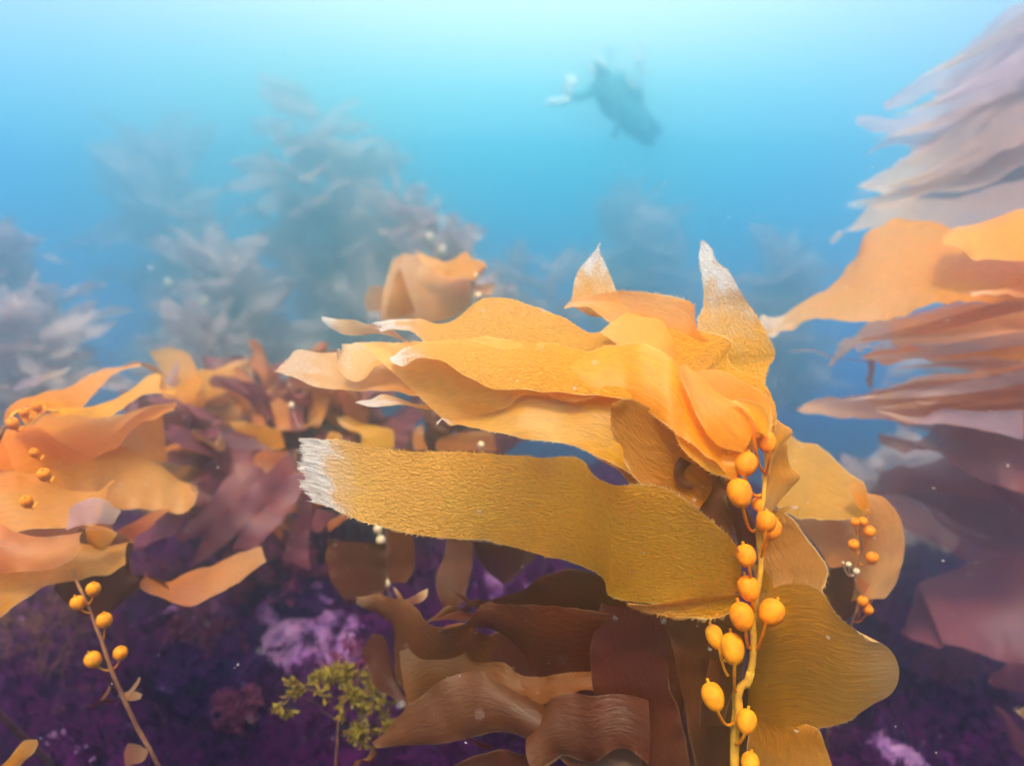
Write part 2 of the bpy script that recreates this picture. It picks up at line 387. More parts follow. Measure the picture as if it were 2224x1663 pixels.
# ------------------------------------------------------------------ seabed, water surface, water body
def fbm(x, y, s, o=4):
    v = 0; a = 1
    for k in range(o):
        v += a * noise.noise(Vector((x * s, y * s, 3.7 + k * 5))); s *= 2.1; a *= .5
    return v
def ss(a, b, x):
    t = max(0, min(1, (x - a) / (b - a))); return t * t * (3 - 2 * t)
def floor_z(x, y, fine=True):
    z = .02
    z += .20 * math.exp(-((x + .62) ** 2 / .35 + (y - 1.75) ** 2 / .30))       # mound left of centre
    z += .22 * math.exp(-((x + 1.9) ** 2 / .7 + (y - 2.3) ** 2 / .5))
    z += .10 * math.exp(-((x + .05) ** 2 / .08 + (y - 1.9) ** 2 / .08))
    z += .12 * math.exp(-((x - 1.1) ** 2 / .1 + (y - 1.35) ** 2 / .05))
    z -= .38 * ss(.25, 1.7, x - .15 * y) * (1 - .0 * y)                          # gully on the right
    z -= 1.9 * ss(2.6, 5.5, y) + .13 * max(0, y - 5)                            # reef falls away
    z += .09 * fbm(x, y, 1.3, 3)
    if fine:
        k = 1 - ss(3.2, 5, y)
        z += k * .16 * abs(fbm(x + 7, y, 3.4, 3)) + k * .036 * fbm(x, y, 11, 3) + k * .012 * fbm(x, y, 34, 2)
    return z
def hit(px, py):
    d = .5
    while d < 6:
        q = at(px, py, d)
        if q.z < floor_z(q.x, q.y, False) + .03: break
        d += .01
    return q
LIL = [(hit(px, py), r) for px, py, r in ((395, 1325, .05), (450, 1345, .05), (610, 1350, .07), (690, 1380, .08), (640, 1440, .06), (590, 1400, .05), (750, 1470, .05), (1940, 1650, .06), (1080, 1240, .05), (860, 960, .12), (1000, 950, .1))]
def lil(x, y):
    v = 0
    for q, r in LIL:
        v = max(v, 1 - math.hypot(x - q.x, (y - q.y) * .6) / r)
    return v
vs = []; fs = []
ys = []; y = -1.5
while y < 15.5:
    ys.append(y); y += .011 if .95 < y < 2.5 else (.03 if 0.3 < y < 3.5 else .22)
NX = 330
def xs(y):
    h = max(1.6, .95 * abs(y) + .8); return [-h + 2 * h * i / NX for i in range(NX + 1)]
for y in ys:
    h = max(2.4, .95 * abs(y) + 1.2)
    for i in range(NX + 1):
        x = -h + 2 * h * i / NX; vs.append((x, y, floor_z(x, y)))
for j in range(len(ys) - 1):
    for i in range(NX):
        a = j * (NX + 1) + i; fs.append((a, a + 1, a + NX + 2, a + NX + 1))
me = bpy.data.meshes.new('seabed'); me.from_pydata(vs, [], fs); smooth(me)
me.attributes.new('coralline', 'FLOAT', 'POINT').data.foreach_set('value', [max(0, lil(v[0], v[1])) for v in vs])
m, t, o = newmat('seabed_rock')
ge = N('ShaderNodeNewGeometry', t)
n1 = N('ShaderNodeTexNoise', t); lk(ge.outputs['Position'], n1.inputs['Vector'], t); n1.inputs['Scale'].default_value = 3.1; n1.inputs['Detail'].default_value = 6; n1.inputs['Roughness'].default_value = .6
n2 = N('ShaderNodeTexNoise', t); lk(ge.outputs['Position'], n2.inputs['Vector'], t); n2.inputs['Scale'].default_value = 38; n2.inputs['Detail'].default_value = 7; n2.inputs['Roughness'].default_value = .7
c = mixc(mapr(n2.outputs[0], .35, .65, tree=t), (.075, .001, .065), (.025, .0005, .035), t)
la = N('ShaderNodeAttribute', t); la.attribute_name = 'coralline'
lf = mapr(math_('ADD', la.outputs['Fac'], math_('MULTIPLY', math_('SUBTRACT', n2.outputs[0], .5, tree=t), 1.6, tree=t), tree=t), .15, .45, tree=t)
c = mixc(lf, c, mixc(mapr(n2.outputs[0], .4, .6, tree=t), (.42, .18, .42), (.14, .035, .18), t), t)
p = N('ShaderNodeBsdfPrincipled', t); p.inputs['Roughness'].default_value = .9; p.inputs['Specular IOR Level'].default_value = .1; lk(c, p.inputs['Base Color'], t)
b = N('ShaderNodeBump', t); b.inputs['Strength'].default_value = .8; b.inputs['Distance'].default_value = .02; lk(n2.outputs[0], b.inputs['Height'], t); lk(b.outputs[0], p.inputs['Normal'], t)
lk(p.outputs[0], o.inputs[0], t); me.materials.append(m)
seabed = link('seabed', me); seabed['kind'] = 'structure'

# moss-like turf algae on the rocks: countless fine tufts in one object
rnd = random.Random(4)
def tuft_mesh(name, mats, count, where, hgt, seed, quills=9):
    rnd = random.Random(seed); vs = []; fs = []; mi = []
    for k in range(count):
        x, y = where(rnd)
        z = floor_z(x, y) - .003; h = hgt * (.4 + rnd.random() ** 2 * 1.2)
        mi_ = 1 if (lil(x, y) + .5 * noise.noise(Vector((x * 30, y * 30, 2))) > .25 and rnd.random() < .75) else 0
        if mi_: h *= .5
        for q in range(quills):
            a = rnd.random() * 6.283; le = rnd.random() * .9
            d = Vector((math.cos(a) * le, math.sin(a) * le, 1)).normalized() * h * (.5 + rnd.random()); d.x -= h * .35
            sx = Vector((math.cos(a + 1.57), math.sin(a + 1.57), 0)) * (.0012 + .0016 * rnd.random())
            b0 = Vector((x + rnd.gauss(0, .006), y + rnd.gauss(0, .006), z)); k0 = len(vs)
            vs += [b0 - sx, b0 + sx, b0 + d * .6 + sx * 1.5, b0 + d * .55 - sx * 1.2, b0 + d]
            fs += [(k0, k0 + 1, k0 + 2, k0 + 3), (k0 + 3, k0 + 2, k0 + 4)]; mi += [mi_, mi_]
    me = bpy.data.meshes.new(name); me.from_pydata(vs, [], fs)
    for mm in mats: me.materials.append(mm)
    me.polygons.foreach_set('material_index', mi)
    o = link(name, me); o['kind'] = 'stuff'; return o
def wh(r):
    y = .95 + 2.1 * r.random() ** 1.3; return (r.uniform(-1, 1) * (.9 * y + .25), y)
tf = tuft_mesh('turf_algae', [M_TURF, M_TURFL], 24000, wh, .017, 5)
tf['label'] = 'dark purple mossy algae turf covering the reef rocks'; tf['category'] = 'algae turf'

# the surface of the sea, seen from below
vs = []; fs = []; nx, ny = 150, 150
for j in range(ny):
    for i in range(nx):
        x = -11 + 22 * i / (nx - 1); y = -2 + 18 * j / (ny - 1)
        z = 2.92 + .035 * fbm(x, y * .55, 1.1, 4) + .02 * math.sin(x * .6 + y * 1.3)
        vs.append((x, y, z))
fs = [(j * nx + i, j * nx + i + 1, (j + 1) * nx + i + 1, (j + 1) * nx + i) for j in range(ny - 1) for i in range(nx - 1)]
me = bpy.data.meshes.new('water_surface'); me.from_pydata(vs, [], fs); smooth(me)
m, t, o = newmat('water_surface')
tp = N('ShaderNodeBsdfTransparent', t); tp.inputs[0].default_value = (.97, 1, 1, 1)
tl = N('ShaderNodeBsdfTranslucent', t); tl.inputs[0].default_value = (1, .90, .86, 1)
mx = N('ShaderNodeMixShader', t); mx.inputs[0].default_value = .09
lk(tp.outputs[0], mx.inputs[1], t); lk(tl.outputs[0], mx.inputs[2], t); lk(mx.outputs[0], o.inputs[0], t)
me.materials.append(m); ws = link('water_surface', me); ws['kind'] = 'structure'

# the hazy water itself
def box(name, lo, hi):
    x0, y0, z0 = lo; x1, y1, z1 = hi
    v = [(x0, y0, z0), (x1, y0, z0), (x1, y1, z0), (x0, y1, z0), (x0, y0, z1), (x1, y0, z1), (x1, y1, z1), (x0, y1, z1)]
    f = [(0, 3, 2, 1), (4, 5, 6, 7), (0, 1, 5, 4), (1, 2, 6, 5), (2, 3, 7, 6), (3, 0, 4, 7)]
    me = bpy.data.meshes.new(name); me.from_pydata(v, [], f); return link(name, me)
hz = box('haze', (-16.5, -2.6, -5.6), (16.5, 16.2, 3.15)); hz['kind'] = 'stuff'
m, t, o = newmat('haze')
pv = N('ShaderNodeVolumePrincipled', t); pv.inputs['Color'].default_value = (.47, .875, .97, 1)
pv.inputs['Density'].default_value = HAZE; pv.inputs['Anisotropy'].default_value = .93
lk(pv.outputs[0], o.inputs['Volume'], t); hz.data.materials.append(m)
# ------------------------------------------------------------------ the big golden kelp in front
K1 = thing('giant_kelp', 'golden giant kelp in front with a long string of round gas floats', 'kelp', (.29, .62, .15))
def kb(A, B, dA, dB=None, **k): return blade(K1, A, B, dA, dB, **k)
# pale horn at the back right
kb('A1500,1600 1320,1150 1160,840 1205,700 1210,560 1196,430 1172,300 1190,148', 'A1640,1600 1690,1340 1722,1160 1776,1070 1722,930 1640,790 1560,660 1480,520 1400,400 1300,320 1262,212 1190,148',
   (.80, .86, .90, .92), (.80, .84, .87, .92), mat=K_RIB, bl=.7, blv=.95, rip=.003, teeth=.0011, nu=90, nv=26)
# folded blade with the little horn
kb('A700,800 600,680 560,640 520,570 470,450 420,340 376,250 380,163', 'A300,760 180,690 150,650 160,610 180,470 205,400 345,232 380,163', (.88, .93), (.88, .93), mat=K_RIB, bl=.95, blv=.85, rip=.002, teeth=.0008)
kb('A1280,1000 1160,880 1135,780 1116,655 1000,600 850,575 700,562 520,570 350,590 165,635 94,690', 'A1100,1150 1000,1000 700,920 520,850 440,800 380,752 290,688 200,690 94,691', (.80, .88), (.80, .87), mat=K_AMB, bl=.35, blv=.4, rip=.003, teeth=.0016, bulge=-.01)
# blades in the rear left
kb('B1900,560 1300,560 800,520 560,508 420,512 250,492 120,486 62,560', 'B1900,820 1300,830 850,800 700,797 550,800 400,760 250,706 120,672 8,640', .98, .92, mat=K_AMB, bl=.6, blv=.62, fringe=.006, rip=.005)
kb('B1300,520 900,440 800,370 700,330 600,325 540,300 400,290 312,274', 'B1300,640 900,452 700,392 560,405 450,392 370,352 308,300', 1.0, 1.0, mat=K_GRY, bl=.3, blv=.8, rip=.003, nv=14)
kb('B1300,620 900,500 740,456 640,452 580,450 482,452', 'B1400,700 900,640 780,600 690,620 610,700 545,722 470,690 412,590 430,510', .93, .91, mat=K_AMB, bl=.6, blv=.6, fringe=.006, rip=.003)
kb('B1700,860 1300,850 1000,868 900,850 830,822 730,796 640,842 590,850 538,866', 'B1700,920 1300,930 1050,905 900,878 700,892 620,888 540,872', .90, .86, mat=K_AMB, bl=.5, blv=.9, rip=.003)
# rear sheet that carries the whole crest, white tip far left
kb('P1965,860 1985,760 1950,670 1850,605 1800,540 1816,480 1720,430 1620,410 1540,395 1480,368 1420,362 1380,390 1330,425 1260,440 1200,412 1140,385 1060,350 980,315 900,300 830,300 760,350 700,395 640,405 560,386 480,386 412,402',
   'P1820,960 1700,900 1550,830 1400,780 1200,740 1000,690 850,640 760,590 700,540 620,490 560,450 500,432 440,425', (.75, .80, .86, .92, .95), (.73, .76, .80, .84, .90), mat=K_RIB, bl=.13, blv=1, fringe=.006, rip=.005, bulge=.01, teeth=.0010, nu=170, nv=40)
# broad bright sheet sweeping left to the diagonal cut end
kb('P1875,912 1760,886 1690,800 1640,680 1590,560 1480,500 1350,500 1200,520 1050,500 900,470 700,478 520,482 360,484',
   'P1835,1045 1780,1000 1700,945 1620,850 1550,782 1480,738 1400,692 1320,680 1190,716 1090,695 1000,700 930,742 880,752 800,776 708,808',
   (.715, .74, .79, .85, .87), (.70, .70, .74, .79, .83), mat=K_AMB, bl=.0, rip=.006, bulge=.012, teeth=.0013, nu=130, nv=38)
# inner patch blade with a whitish tip
kb('P1900,880 1700,720 1500,590 1300,530 1100,485 900,502 800,490 700,500 600,500 530,506 468,540', 'P1850,960 1650,850 1500,740 1380,690 1180,682 1000,670 900,660 800,632 700,590 640,562 580,556 530,576 480,562',
   (.71, .77, .82, .85), (.70, .73, .77, .82), mat=K_RIB, bl=.13, blv=.95, rip=.005, bulge=.008, nu=110, nv=28)
# lower companion with the thin white tip
kb('P1835,1000 1720,900 1600,800 1480,690 1320,640 1190,660 1090,650 1000,660 940,715 880,762 800,788 740,802 663,786',
   'P1720,1130 1560,1075 1450,1010 1300,935 1200,892 1080,866 900,834 760,822 700,812 668,794',
   (.72, .75, .80, .84), (.73, .74, .76, .82), mat=K_AMB, bl=.09, blv=1, rip=.005, bulge=.006, teeth=.0011, nu=110, nv=30)
kb('P1700,1140 1600,1085 1500,1056 1450,1030 1400,960 1352,850 1335,758', 'P1860,1030 1780,940 1650,840 1500,750 1420,710 1340,740', (.725, .74), (.71, .72), mat=K_OLV, rip=.004, teeth=.0012, nu=60, nv=24, bulge=-.01)
kb('P1480,1060 1400,955 1350,905 1290,890 1250,872 1218,874', 'P1420,1040 1370,985 1310,950 1250,910 1222,884', .76, .755, mat=K_OLV, bl=.5, blv=1, rip=.002, nu=40, nv=14)
kb('P1290,1100 1270,1000 1240,950 1185,922', 'P1180,1080 1190,1010 1186,960 1183,926', .79, .79, mat=K_GRY, rip=.001, nu=30, nv=12)
# crest sheet whose toothed edge runs down to the floats
kb('P1870,912 1760,886 1690,800 1640,680 1612,560 1592,480 1545,400 1480,370 1420,363', 'P1840,1025 1750,978 1650,900 1580,800 1558,700 1525,600 1450,520 1350,470 1300,440',
   (.70, .745, .81, .86), (.69, .70, .75, .82), mat=K_AMB, rip=.004, bulge=.010, teeth=.0014, nu=100, nv=30)
kb('P1962,860 1986,760 1950,672 1850,607 1780,572 1700,560 1640,575', 'P1902,822 1880,772 1832,722 1788,700 1740,662 1700,612 1648,582', (.70, .76, .79), (.70, .70, .74), mat=K_AMB, rip=.003, bulge=-.014, teeth=.0010, edge_r=.0015, nu=90, nv=26)
kb('P1902,824 1880,774 1832,724 1788,702 1740,664 1700,614 1646,580', 'P1860,916 1762,888 1692,802 1652,700 1624,600 1618,570', (.695, .72), (.69, .71), mat=K_AMB, rip=.004, bulge=.012, teeth=.0008, nu=80, nv=30)
kb('P1960,850 1965,790 1935,730 1890,710 1840,702', 'P1915,830 1900,790 1870,750 1825,712', .69, .69, mat=K_AMB, rip=.003, bulge=-.008, nu=40, nv=14)
# blades right of the stipe, behind the floats
kb('C1180,60 1260,125 1320,160 1334,186 1275,262 1205,360 1172,470', 'C1120,80 1110,180 1120,260 1130,330 1140,400 1150,470', .76, .76, mat=K_AMB, rip=.003, edge_r=.001, nu=50, nv=18, bulge=.01)
kb('C1230,200 1306,270 1306,340 1322,420 1392,490 1342,562 1252,650 1188,712', 'C1170,250 1165,380 1150,470 1142,540 1140,600 1140,660 1150,730', .79, .77, mat=K_AMB, rip=.003, bulge=.008, nu=60, nv=20)
kb('C1150,900 1190,790 1240,715 1300,688 1358,690', 'C1170,910 1220,800 1270,740 1330,712 1366,705', .77, .78, mat=K_AMB, rip=.001, nu=30, nv=8, bl=.3, blv=.8)
kb('C1180,690 1290,740 1350,790 1430,905 1500,1000 1562,1110 1540,1205 1508,1260 1530,1350 1560,1500', 'C1120,700 1110,850 1105,1000 1100,1100 1095,1200 1080,1300 1075,1400 1070,1500', (.80, .78), (.80, .78), mat=K_OLV, rip=.004, teeth=.0016, bulge=.02, nu=80, nv=30)
kb('E1060,450 1060,330 1160,200 1330,110 1500,130 1640,300 1760,390 1860,455', 'E1030,800 1040,940 1110,1070 1300,1088 1500,1072 1660,1025 1790,945 1880,860', (.72, .71), (.80, .76), mat=K_OLV, rip=.005, teeth=.0017, bulge=.01, nu=100, nv=44, bl=.25, blv=.3, er=.026)
# long front blade reaching left, ragged bleached end
kb('C975,1010 900,900 760,780 600,662 430,590 200,548 0,480 B2100,1235 1900,1215 1650,1212 1300,1205 900,1195 700,1170 560,1150 440,1130 330,1125 250,1108 190,1105',
   'C975,1235 900,1290 750,1310 500,1342 260,1362 E60,190 0,60 O2205,1070 1900,1050 1600,1000 1400,950 1200,885 1060,825 930,775',
   (.69, .68, .70, .76, .80), (.73, .75, .75, .75, .76), mat=K_RIB, bl=.14, blv=1, fringe=.010, rip=.0050, bulge=.0, teeth=.0013, nu=170, nv=110, er=.008)
kb('C985,1260 950,1285 800,1302 500,1352 350,1366 205,1362', 'C970,1400 920,1412 800,1452 600,1456 400,1432 250,1392 190,1366', .72, .73, mat=K_RIB, rip=.002, teeth=.0016, bulge=-.01, nu=70, nv=14)
# crumpled brown blade among the floats
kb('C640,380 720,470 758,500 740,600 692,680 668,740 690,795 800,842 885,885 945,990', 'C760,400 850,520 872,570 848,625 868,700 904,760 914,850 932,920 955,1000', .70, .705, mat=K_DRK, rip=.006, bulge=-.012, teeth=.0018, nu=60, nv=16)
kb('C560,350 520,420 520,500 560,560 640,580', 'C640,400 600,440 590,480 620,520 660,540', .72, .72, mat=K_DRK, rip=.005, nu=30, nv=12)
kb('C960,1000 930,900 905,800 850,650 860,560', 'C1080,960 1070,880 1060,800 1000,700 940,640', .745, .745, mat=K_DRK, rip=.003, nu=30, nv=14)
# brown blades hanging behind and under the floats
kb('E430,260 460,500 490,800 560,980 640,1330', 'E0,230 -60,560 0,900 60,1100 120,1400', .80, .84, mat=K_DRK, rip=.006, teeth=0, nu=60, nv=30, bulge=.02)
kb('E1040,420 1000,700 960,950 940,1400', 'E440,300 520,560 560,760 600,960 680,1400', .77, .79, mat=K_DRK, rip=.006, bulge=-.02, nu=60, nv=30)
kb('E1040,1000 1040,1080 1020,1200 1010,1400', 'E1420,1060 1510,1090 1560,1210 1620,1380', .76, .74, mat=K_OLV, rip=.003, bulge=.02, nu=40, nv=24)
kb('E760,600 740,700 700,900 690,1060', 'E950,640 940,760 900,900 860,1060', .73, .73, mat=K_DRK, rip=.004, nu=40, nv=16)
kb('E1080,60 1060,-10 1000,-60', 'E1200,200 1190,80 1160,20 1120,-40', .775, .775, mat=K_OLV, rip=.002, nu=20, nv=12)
kb('E900,250 960,500 940,800 930,1100 900,1400', 'E-100,300 60,700 200,1000 300,1250 380,1450', .86, .90, mat=K_UMB_SHD, rip=.008, nu=60, nv=30)
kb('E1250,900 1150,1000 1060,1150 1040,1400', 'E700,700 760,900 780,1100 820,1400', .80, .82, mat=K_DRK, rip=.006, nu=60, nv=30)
# stipe
STP = P3('C1150,300 1150,380 1142,460 1134,560 1128,640 1104,760 1090,850 1098,950 1112,1080 1100,1200 1072,1330 1058,1430 E1056,450 1062,560 1044,690 1012,788 966,800 958,880 962,960 942,1080 938,1200 930,1400', (.725, .715, .715, .72, .73))
foot = Vector((.33, .72, floor_z(.33, .72) - .03))
tube(K1, STP[:12] + [STP[13], STP[14], STP[15]], [.0016, .0024, .003, .0034, .0042], M_STIPE, n=90, lump=.25)
tube(K1, STP[14:] + [STP[-1] + Vector((.0, .02, -.12)), foot], [.0042, .0052, .0058, .006, .007], M_STIPE, n=60, lump=.3)
tube(K1, P3('E860,610 890,700 900,760 930,860 935,960 925,1060 930,1200', .735), .0028, M_STIPE, n=30)
def fl(s, r, att, top=None, d=.70, m=None, ecc=1.2):
    c = pts(s)[0]; c = at(c[0], c[1], d); a = pts(att)[0]; a = at(a[0], a[1], .722)
    tp = None
    if top: q = pts(top)[0]; tp = at(q[0], q[1], d + .01)
    bladder(K1, a, c, 1.12 * r / 3.15 * d * T / 1112, tp, m or F_AMB, ecc)
fl('C1075,180', 48, 'C1140,460', 'C1095,90')
fl('C1152,252', 56, 'C1142,470', 'C1120,150', .705, ecc=1.3)
fl('C1010,402', 66, 'C1120,610', 'C1030,300', .69)
fl('C966,602', 74, 'C1085,850', 'C940,480', .685, ecc=1.25)
fl('C1092,678', 38, 'C1100,760', 'C1085,600', .72, ecc=1.25)
fl('C1147,797', 61, 'C1100,1060', 'C1150,700', .70, ecc=1.08)
fl('C1184,852', 56, 'C1105,1100', 'C1230,760', .73, ecc=1.3)
fl('C1010,1030', 60, 'C1095,1240', 'C985,930', .695)
fl('C1026,1252', 64, 'C1065,1380', 'C990,1130', .70, ecc=1.22)
fl('E984,312', 72, 'E1050,520', 'E950,180', .695, ecc=1.2)
fl('E1186,284', 76, 'E1060,560', 'E1240,170', .70, ecc=1.1)
fl('E920,532', 70, 'E940,820', 'E905,400', .70, m=F_OLV, ecc=1.35)
fl('E800,452', 52, 'E890,720', 'E770,370', .735, m=F_OLV, ecc=1.5)
fl('E786,862', 66, 'E930,1040', 'E750,750', .70, m=F_OLV, ecc=1.28)
fl('E1015,1032', 60, 'E945,1180', 'E1030,930', .71, m=F_OLV, ecc=1.25)
fl('E1040,1315', 54, 'E935,1400', 'E1050,1230', .71, m=F_OLV)
# ------------------------------------------------------------------ second kelp, just right of the first
K2 = thing('giant_kelp', 'smaller kelp with rosy blades right behind the big golden one', 'kelp', (.62, 1.0, -.1))
def b2(A, B, dA, dB=None, **k):
    k.setdefault('mat', K_PNK); return blade(K2, A, B, dA, dB, **k)
b2('K968,1012 945,850 930,780 880,740 770,672 700,605 620,530 540,470 400,440 250,330', 'K880,1046 800,1052 700,1062 600,1060 480,1045 400,1044 300,1000 220,900 150,700', (1.0, 1.12), (.98, 1.0), mat=K_OLV, rip=.006, teeth=.001)
b2('K975,1010 955,880 930,790 880,742', 'K870,960 830,880 810,830 790,790', .97, .97, mat=K_AMB, rip=.002, nu=30, nv=10)
b2('K900,860 1000,855 1090,890 1150,950 1220,1050 1248,1200 1240,1350 1200,1500 1100,1690', 'K885,960 862,1100 852,1250 858,1400 852,1500 850,1600 850,1720', (1.04, 1.02), (1.06, 1.06), rip=.006, bulge=.04, teeth=.001, nu=80, nv=30)
b2('K885,1060 780,1050 640,1062 450,1052 345,1045', 'K880,1450 780,1432 655,1436 600,1350 500,1220 380,1090', (1.04, 1.08), (1.02, 1.05), rip=.004, bulge=.01)
b2('K860,1470 760,1425 680,1436 620,1480 585,1580 570,1760', 'K860,1700 850,1760 840,1800 800,1850 700,1900 600,1900', 1.08, 1.08, mat=K_DRK, rip=.004)
b2('K880,1500 960,1560 1000,1600 1020,1680', 'K860,1560 900,1640 940,1700 960,1760', 1.03, 1.03, mat=K_PNK, rip=.002, nu=24, nv=12)
SP2 = P3('K965,1030 925,1060 890,1140 905,1230 912,1300 880,1400 862,1480 850,1600 L140,230 145,380 105,490', (1.0, .99, 1.0))
tube(K2, SP2 + [Vector((.6, 1.05, .1)), Vector((.62, 1.0, floor_z(.62, 1.0)))], (.0015, .002, .003, .004), M_STIPED, n=60)
for s, r, a_ in (('K858,1082', 34, 'K890,1170'), ('K920,1078', 36, 'K900,1170'), ('K970,1158', 46, 'K912,1300'), ('K845,1262', 42, 'K912,1302'), ('K990,1368', 48, 'K885,1400'),
                 ('K866,1474', 26, 'K860,1540'), ('K805,1418', 21, 'K850,1500'), ('L182,342', 42, 'L140,480'), ('L226,410', 38, 'L120,500'), ('K760,1404', 12, 'K850,1500')):
    c = at(*pts(s)[0], .97); bladder(K2, at(*pts(a_)[0], 1.0), c, r / 3.675 * .97 * T / 1112, None, F_AMB if r > 28 else F_PNK, 1.08, stalk=.0012)

# ------------------------------------------------------------------ orange kelp streaming in from the right
K3 = thing('giant_kelp', 'peach coloured kelp streaming in sideways from the right edge', 'kelp', (1.5, 1.35, -.4))
def b3(A, B, dA, dB=None, **k):
    k.setdefault('mat', K_PNK); k.setdefault('nv', 22); k.setdefault('rip', .006); return blade(K3, A, B, dA, dB, **k)
b3('J2500,-20 2300,60 2130,112 1900,160 1700,206 1580,196 1450,170 1300,180 1180,182 1050,230 950,300 850,440 750,550 640,662 450,800 300,885 230,902 88,932',
   'J2500,800 2300,790 2000,800 1700,830 1400,850 1200,885 1000,925 860,955 740,965 500,962 350,1012 180,1066 100,950', (1.25, 1.45, 1.4), (1.15, 1.2, 1.3), mat=K_AMB, bl=.22, blv=.7, bulge=.03, nu=110, nv=36, rip=.008)
b3('J2500,0 2300,60 2130,112 1900,162 1700,208 1640,215 1580,280', 'J2500,640 2300,560 2130,505 1950,490 1800,455 1700,420 1560,368', (1.2, 1.3), (1.1, 1.18), mat=K_AMB, bl=.2, blv=.2, bulge=.02, rip=.01)
b3('J2500,800 2300,820 1900,850 1500,860 1200,890 1000,925 900,980 830,1060 750,1148 638,1292', 'J2500,1040 2300,1000 1900,1000 1500,1012 1150,1052 1000,1112 850,1152 750,1212 655,1302', (1.35, 1.5), (1.3, 1.4), mat=K_PNK, bl=.45, blv=.6)
b3('J2500,950 2300,960 1800,1080 1400,1040 1100,1062 1000,1112 868,1192', 'J2500,1190 2300,1180 1900,1172 1500,1152 1300,1150 1100,1152 950,1182 880,1204', (1.5, 1.6), (1.45, 1.5), mat=K_WHT, bl=.4, blv=.5)
b3('J2500,1080 2300,1100 1800,1182 1500,1162 1250,1140 1050,1152 898,1202', 'J2500,1330 2300,1300 1800,1252 1500,1212 1350,1212 1200,1262 1080,1312 1040,1282 900,1232', (1.3, 1.4), (1.25, 1.35), mat=K_AMB, bl=.3, blv=.4)
b3('J2500,560 2300,600 2100,680 1950,720 1780,765', 'J2500,800 2300,760 2100,745 1950,770 1800,778', 1.18, 1.15, mat=K_PNK, bl=.5, blv=.6, nu=50)
b3('J1000,1262 860,1250 700,1230 620,1210 530,1172 400,1172 298,1192', 'J1000,1275 860,1262 700,1240 640,1235 530,1190 400,1188 300,1194', 1.45, 1.45, mat=K_WHT, bl=.9, blv=.9, nv=8, rip=.001)
b3('J940,1200 960,1350 940,1420 985,1500', 'J1020,1240 1010,1350 1000,1420 990,1500', 1.5, 1.5, mat=K_GRY, nv=8, nu=30, rip=.001)
b3('K2600,-200 2200,-100 1700,-60 1400,-60 1100,20 850,50 640,90 500,130 388,176', 'K2600,450 2200,400 1800,330 1400,290 1100,262 950,246 700,248 560,212 400,182', (1.3, 1.45, 1.4), (1.25, 1.35, 1.35), mat=K_PNK, bl=.28, blv=.5, bulge=.02)
b3('K2200,180 1800,200 1560,170 1400,230 1200,216 1028,202', 'K2200,420 1800,330 1600,292 1400,290 1200,256 1030,210', 1.3, 1.28, mat=K_WHT, bl=.35, blv=.7, rip=.002)
b3('K1520,100 1480,118 1420,128 1340,108', 'K1520,112 1480,134 1420,142 1340,114', 1.27, 1.27, mat=K_WHT, bl=.9, blv=.8, nu=20, nv=6, rip=.001)
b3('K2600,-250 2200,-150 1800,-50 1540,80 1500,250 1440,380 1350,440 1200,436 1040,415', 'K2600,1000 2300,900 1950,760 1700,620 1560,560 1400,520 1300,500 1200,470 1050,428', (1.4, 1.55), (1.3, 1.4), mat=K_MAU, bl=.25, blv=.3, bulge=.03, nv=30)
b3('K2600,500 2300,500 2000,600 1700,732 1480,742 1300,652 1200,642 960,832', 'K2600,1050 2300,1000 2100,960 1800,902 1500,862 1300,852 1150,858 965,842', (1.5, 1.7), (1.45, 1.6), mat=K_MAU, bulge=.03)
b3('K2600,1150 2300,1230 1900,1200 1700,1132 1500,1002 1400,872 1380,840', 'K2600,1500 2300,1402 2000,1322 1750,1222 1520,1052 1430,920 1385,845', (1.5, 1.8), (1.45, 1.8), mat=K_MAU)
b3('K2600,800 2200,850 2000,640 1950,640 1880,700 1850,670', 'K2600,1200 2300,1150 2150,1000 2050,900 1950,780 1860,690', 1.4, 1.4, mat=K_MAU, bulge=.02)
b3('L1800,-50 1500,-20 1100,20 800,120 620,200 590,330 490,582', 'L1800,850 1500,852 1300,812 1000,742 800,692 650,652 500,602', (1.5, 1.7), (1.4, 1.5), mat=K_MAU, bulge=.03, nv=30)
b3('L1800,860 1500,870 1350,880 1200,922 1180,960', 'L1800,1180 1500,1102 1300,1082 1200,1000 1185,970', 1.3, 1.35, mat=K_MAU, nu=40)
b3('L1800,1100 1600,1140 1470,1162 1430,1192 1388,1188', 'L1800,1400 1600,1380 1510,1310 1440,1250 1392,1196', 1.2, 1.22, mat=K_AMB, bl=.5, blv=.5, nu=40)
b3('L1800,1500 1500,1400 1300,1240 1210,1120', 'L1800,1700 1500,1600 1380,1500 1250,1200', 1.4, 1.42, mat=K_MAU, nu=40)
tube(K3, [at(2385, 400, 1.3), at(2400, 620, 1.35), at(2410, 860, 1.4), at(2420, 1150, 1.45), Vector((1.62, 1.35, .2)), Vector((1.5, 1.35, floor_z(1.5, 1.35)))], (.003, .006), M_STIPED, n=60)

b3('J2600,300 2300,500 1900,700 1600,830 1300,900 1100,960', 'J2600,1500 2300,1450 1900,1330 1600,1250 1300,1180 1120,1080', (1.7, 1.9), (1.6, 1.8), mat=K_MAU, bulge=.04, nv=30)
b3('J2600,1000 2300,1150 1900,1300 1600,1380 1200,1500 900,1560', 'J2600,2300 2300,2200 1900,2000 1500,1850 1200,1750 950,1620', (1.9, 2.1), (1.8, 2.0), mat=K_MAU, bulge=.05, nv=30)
b3('K2600,300 2300,400 1900,520 1500,640 1200,760 980,900', 'K2600,2000 2300,1800 1900,1500 1500,1250 1250,1150 1050,1000', (2.0, 2.2), (1.9, 2.1), mat=K_MAU, bulge=.05, nv=30)
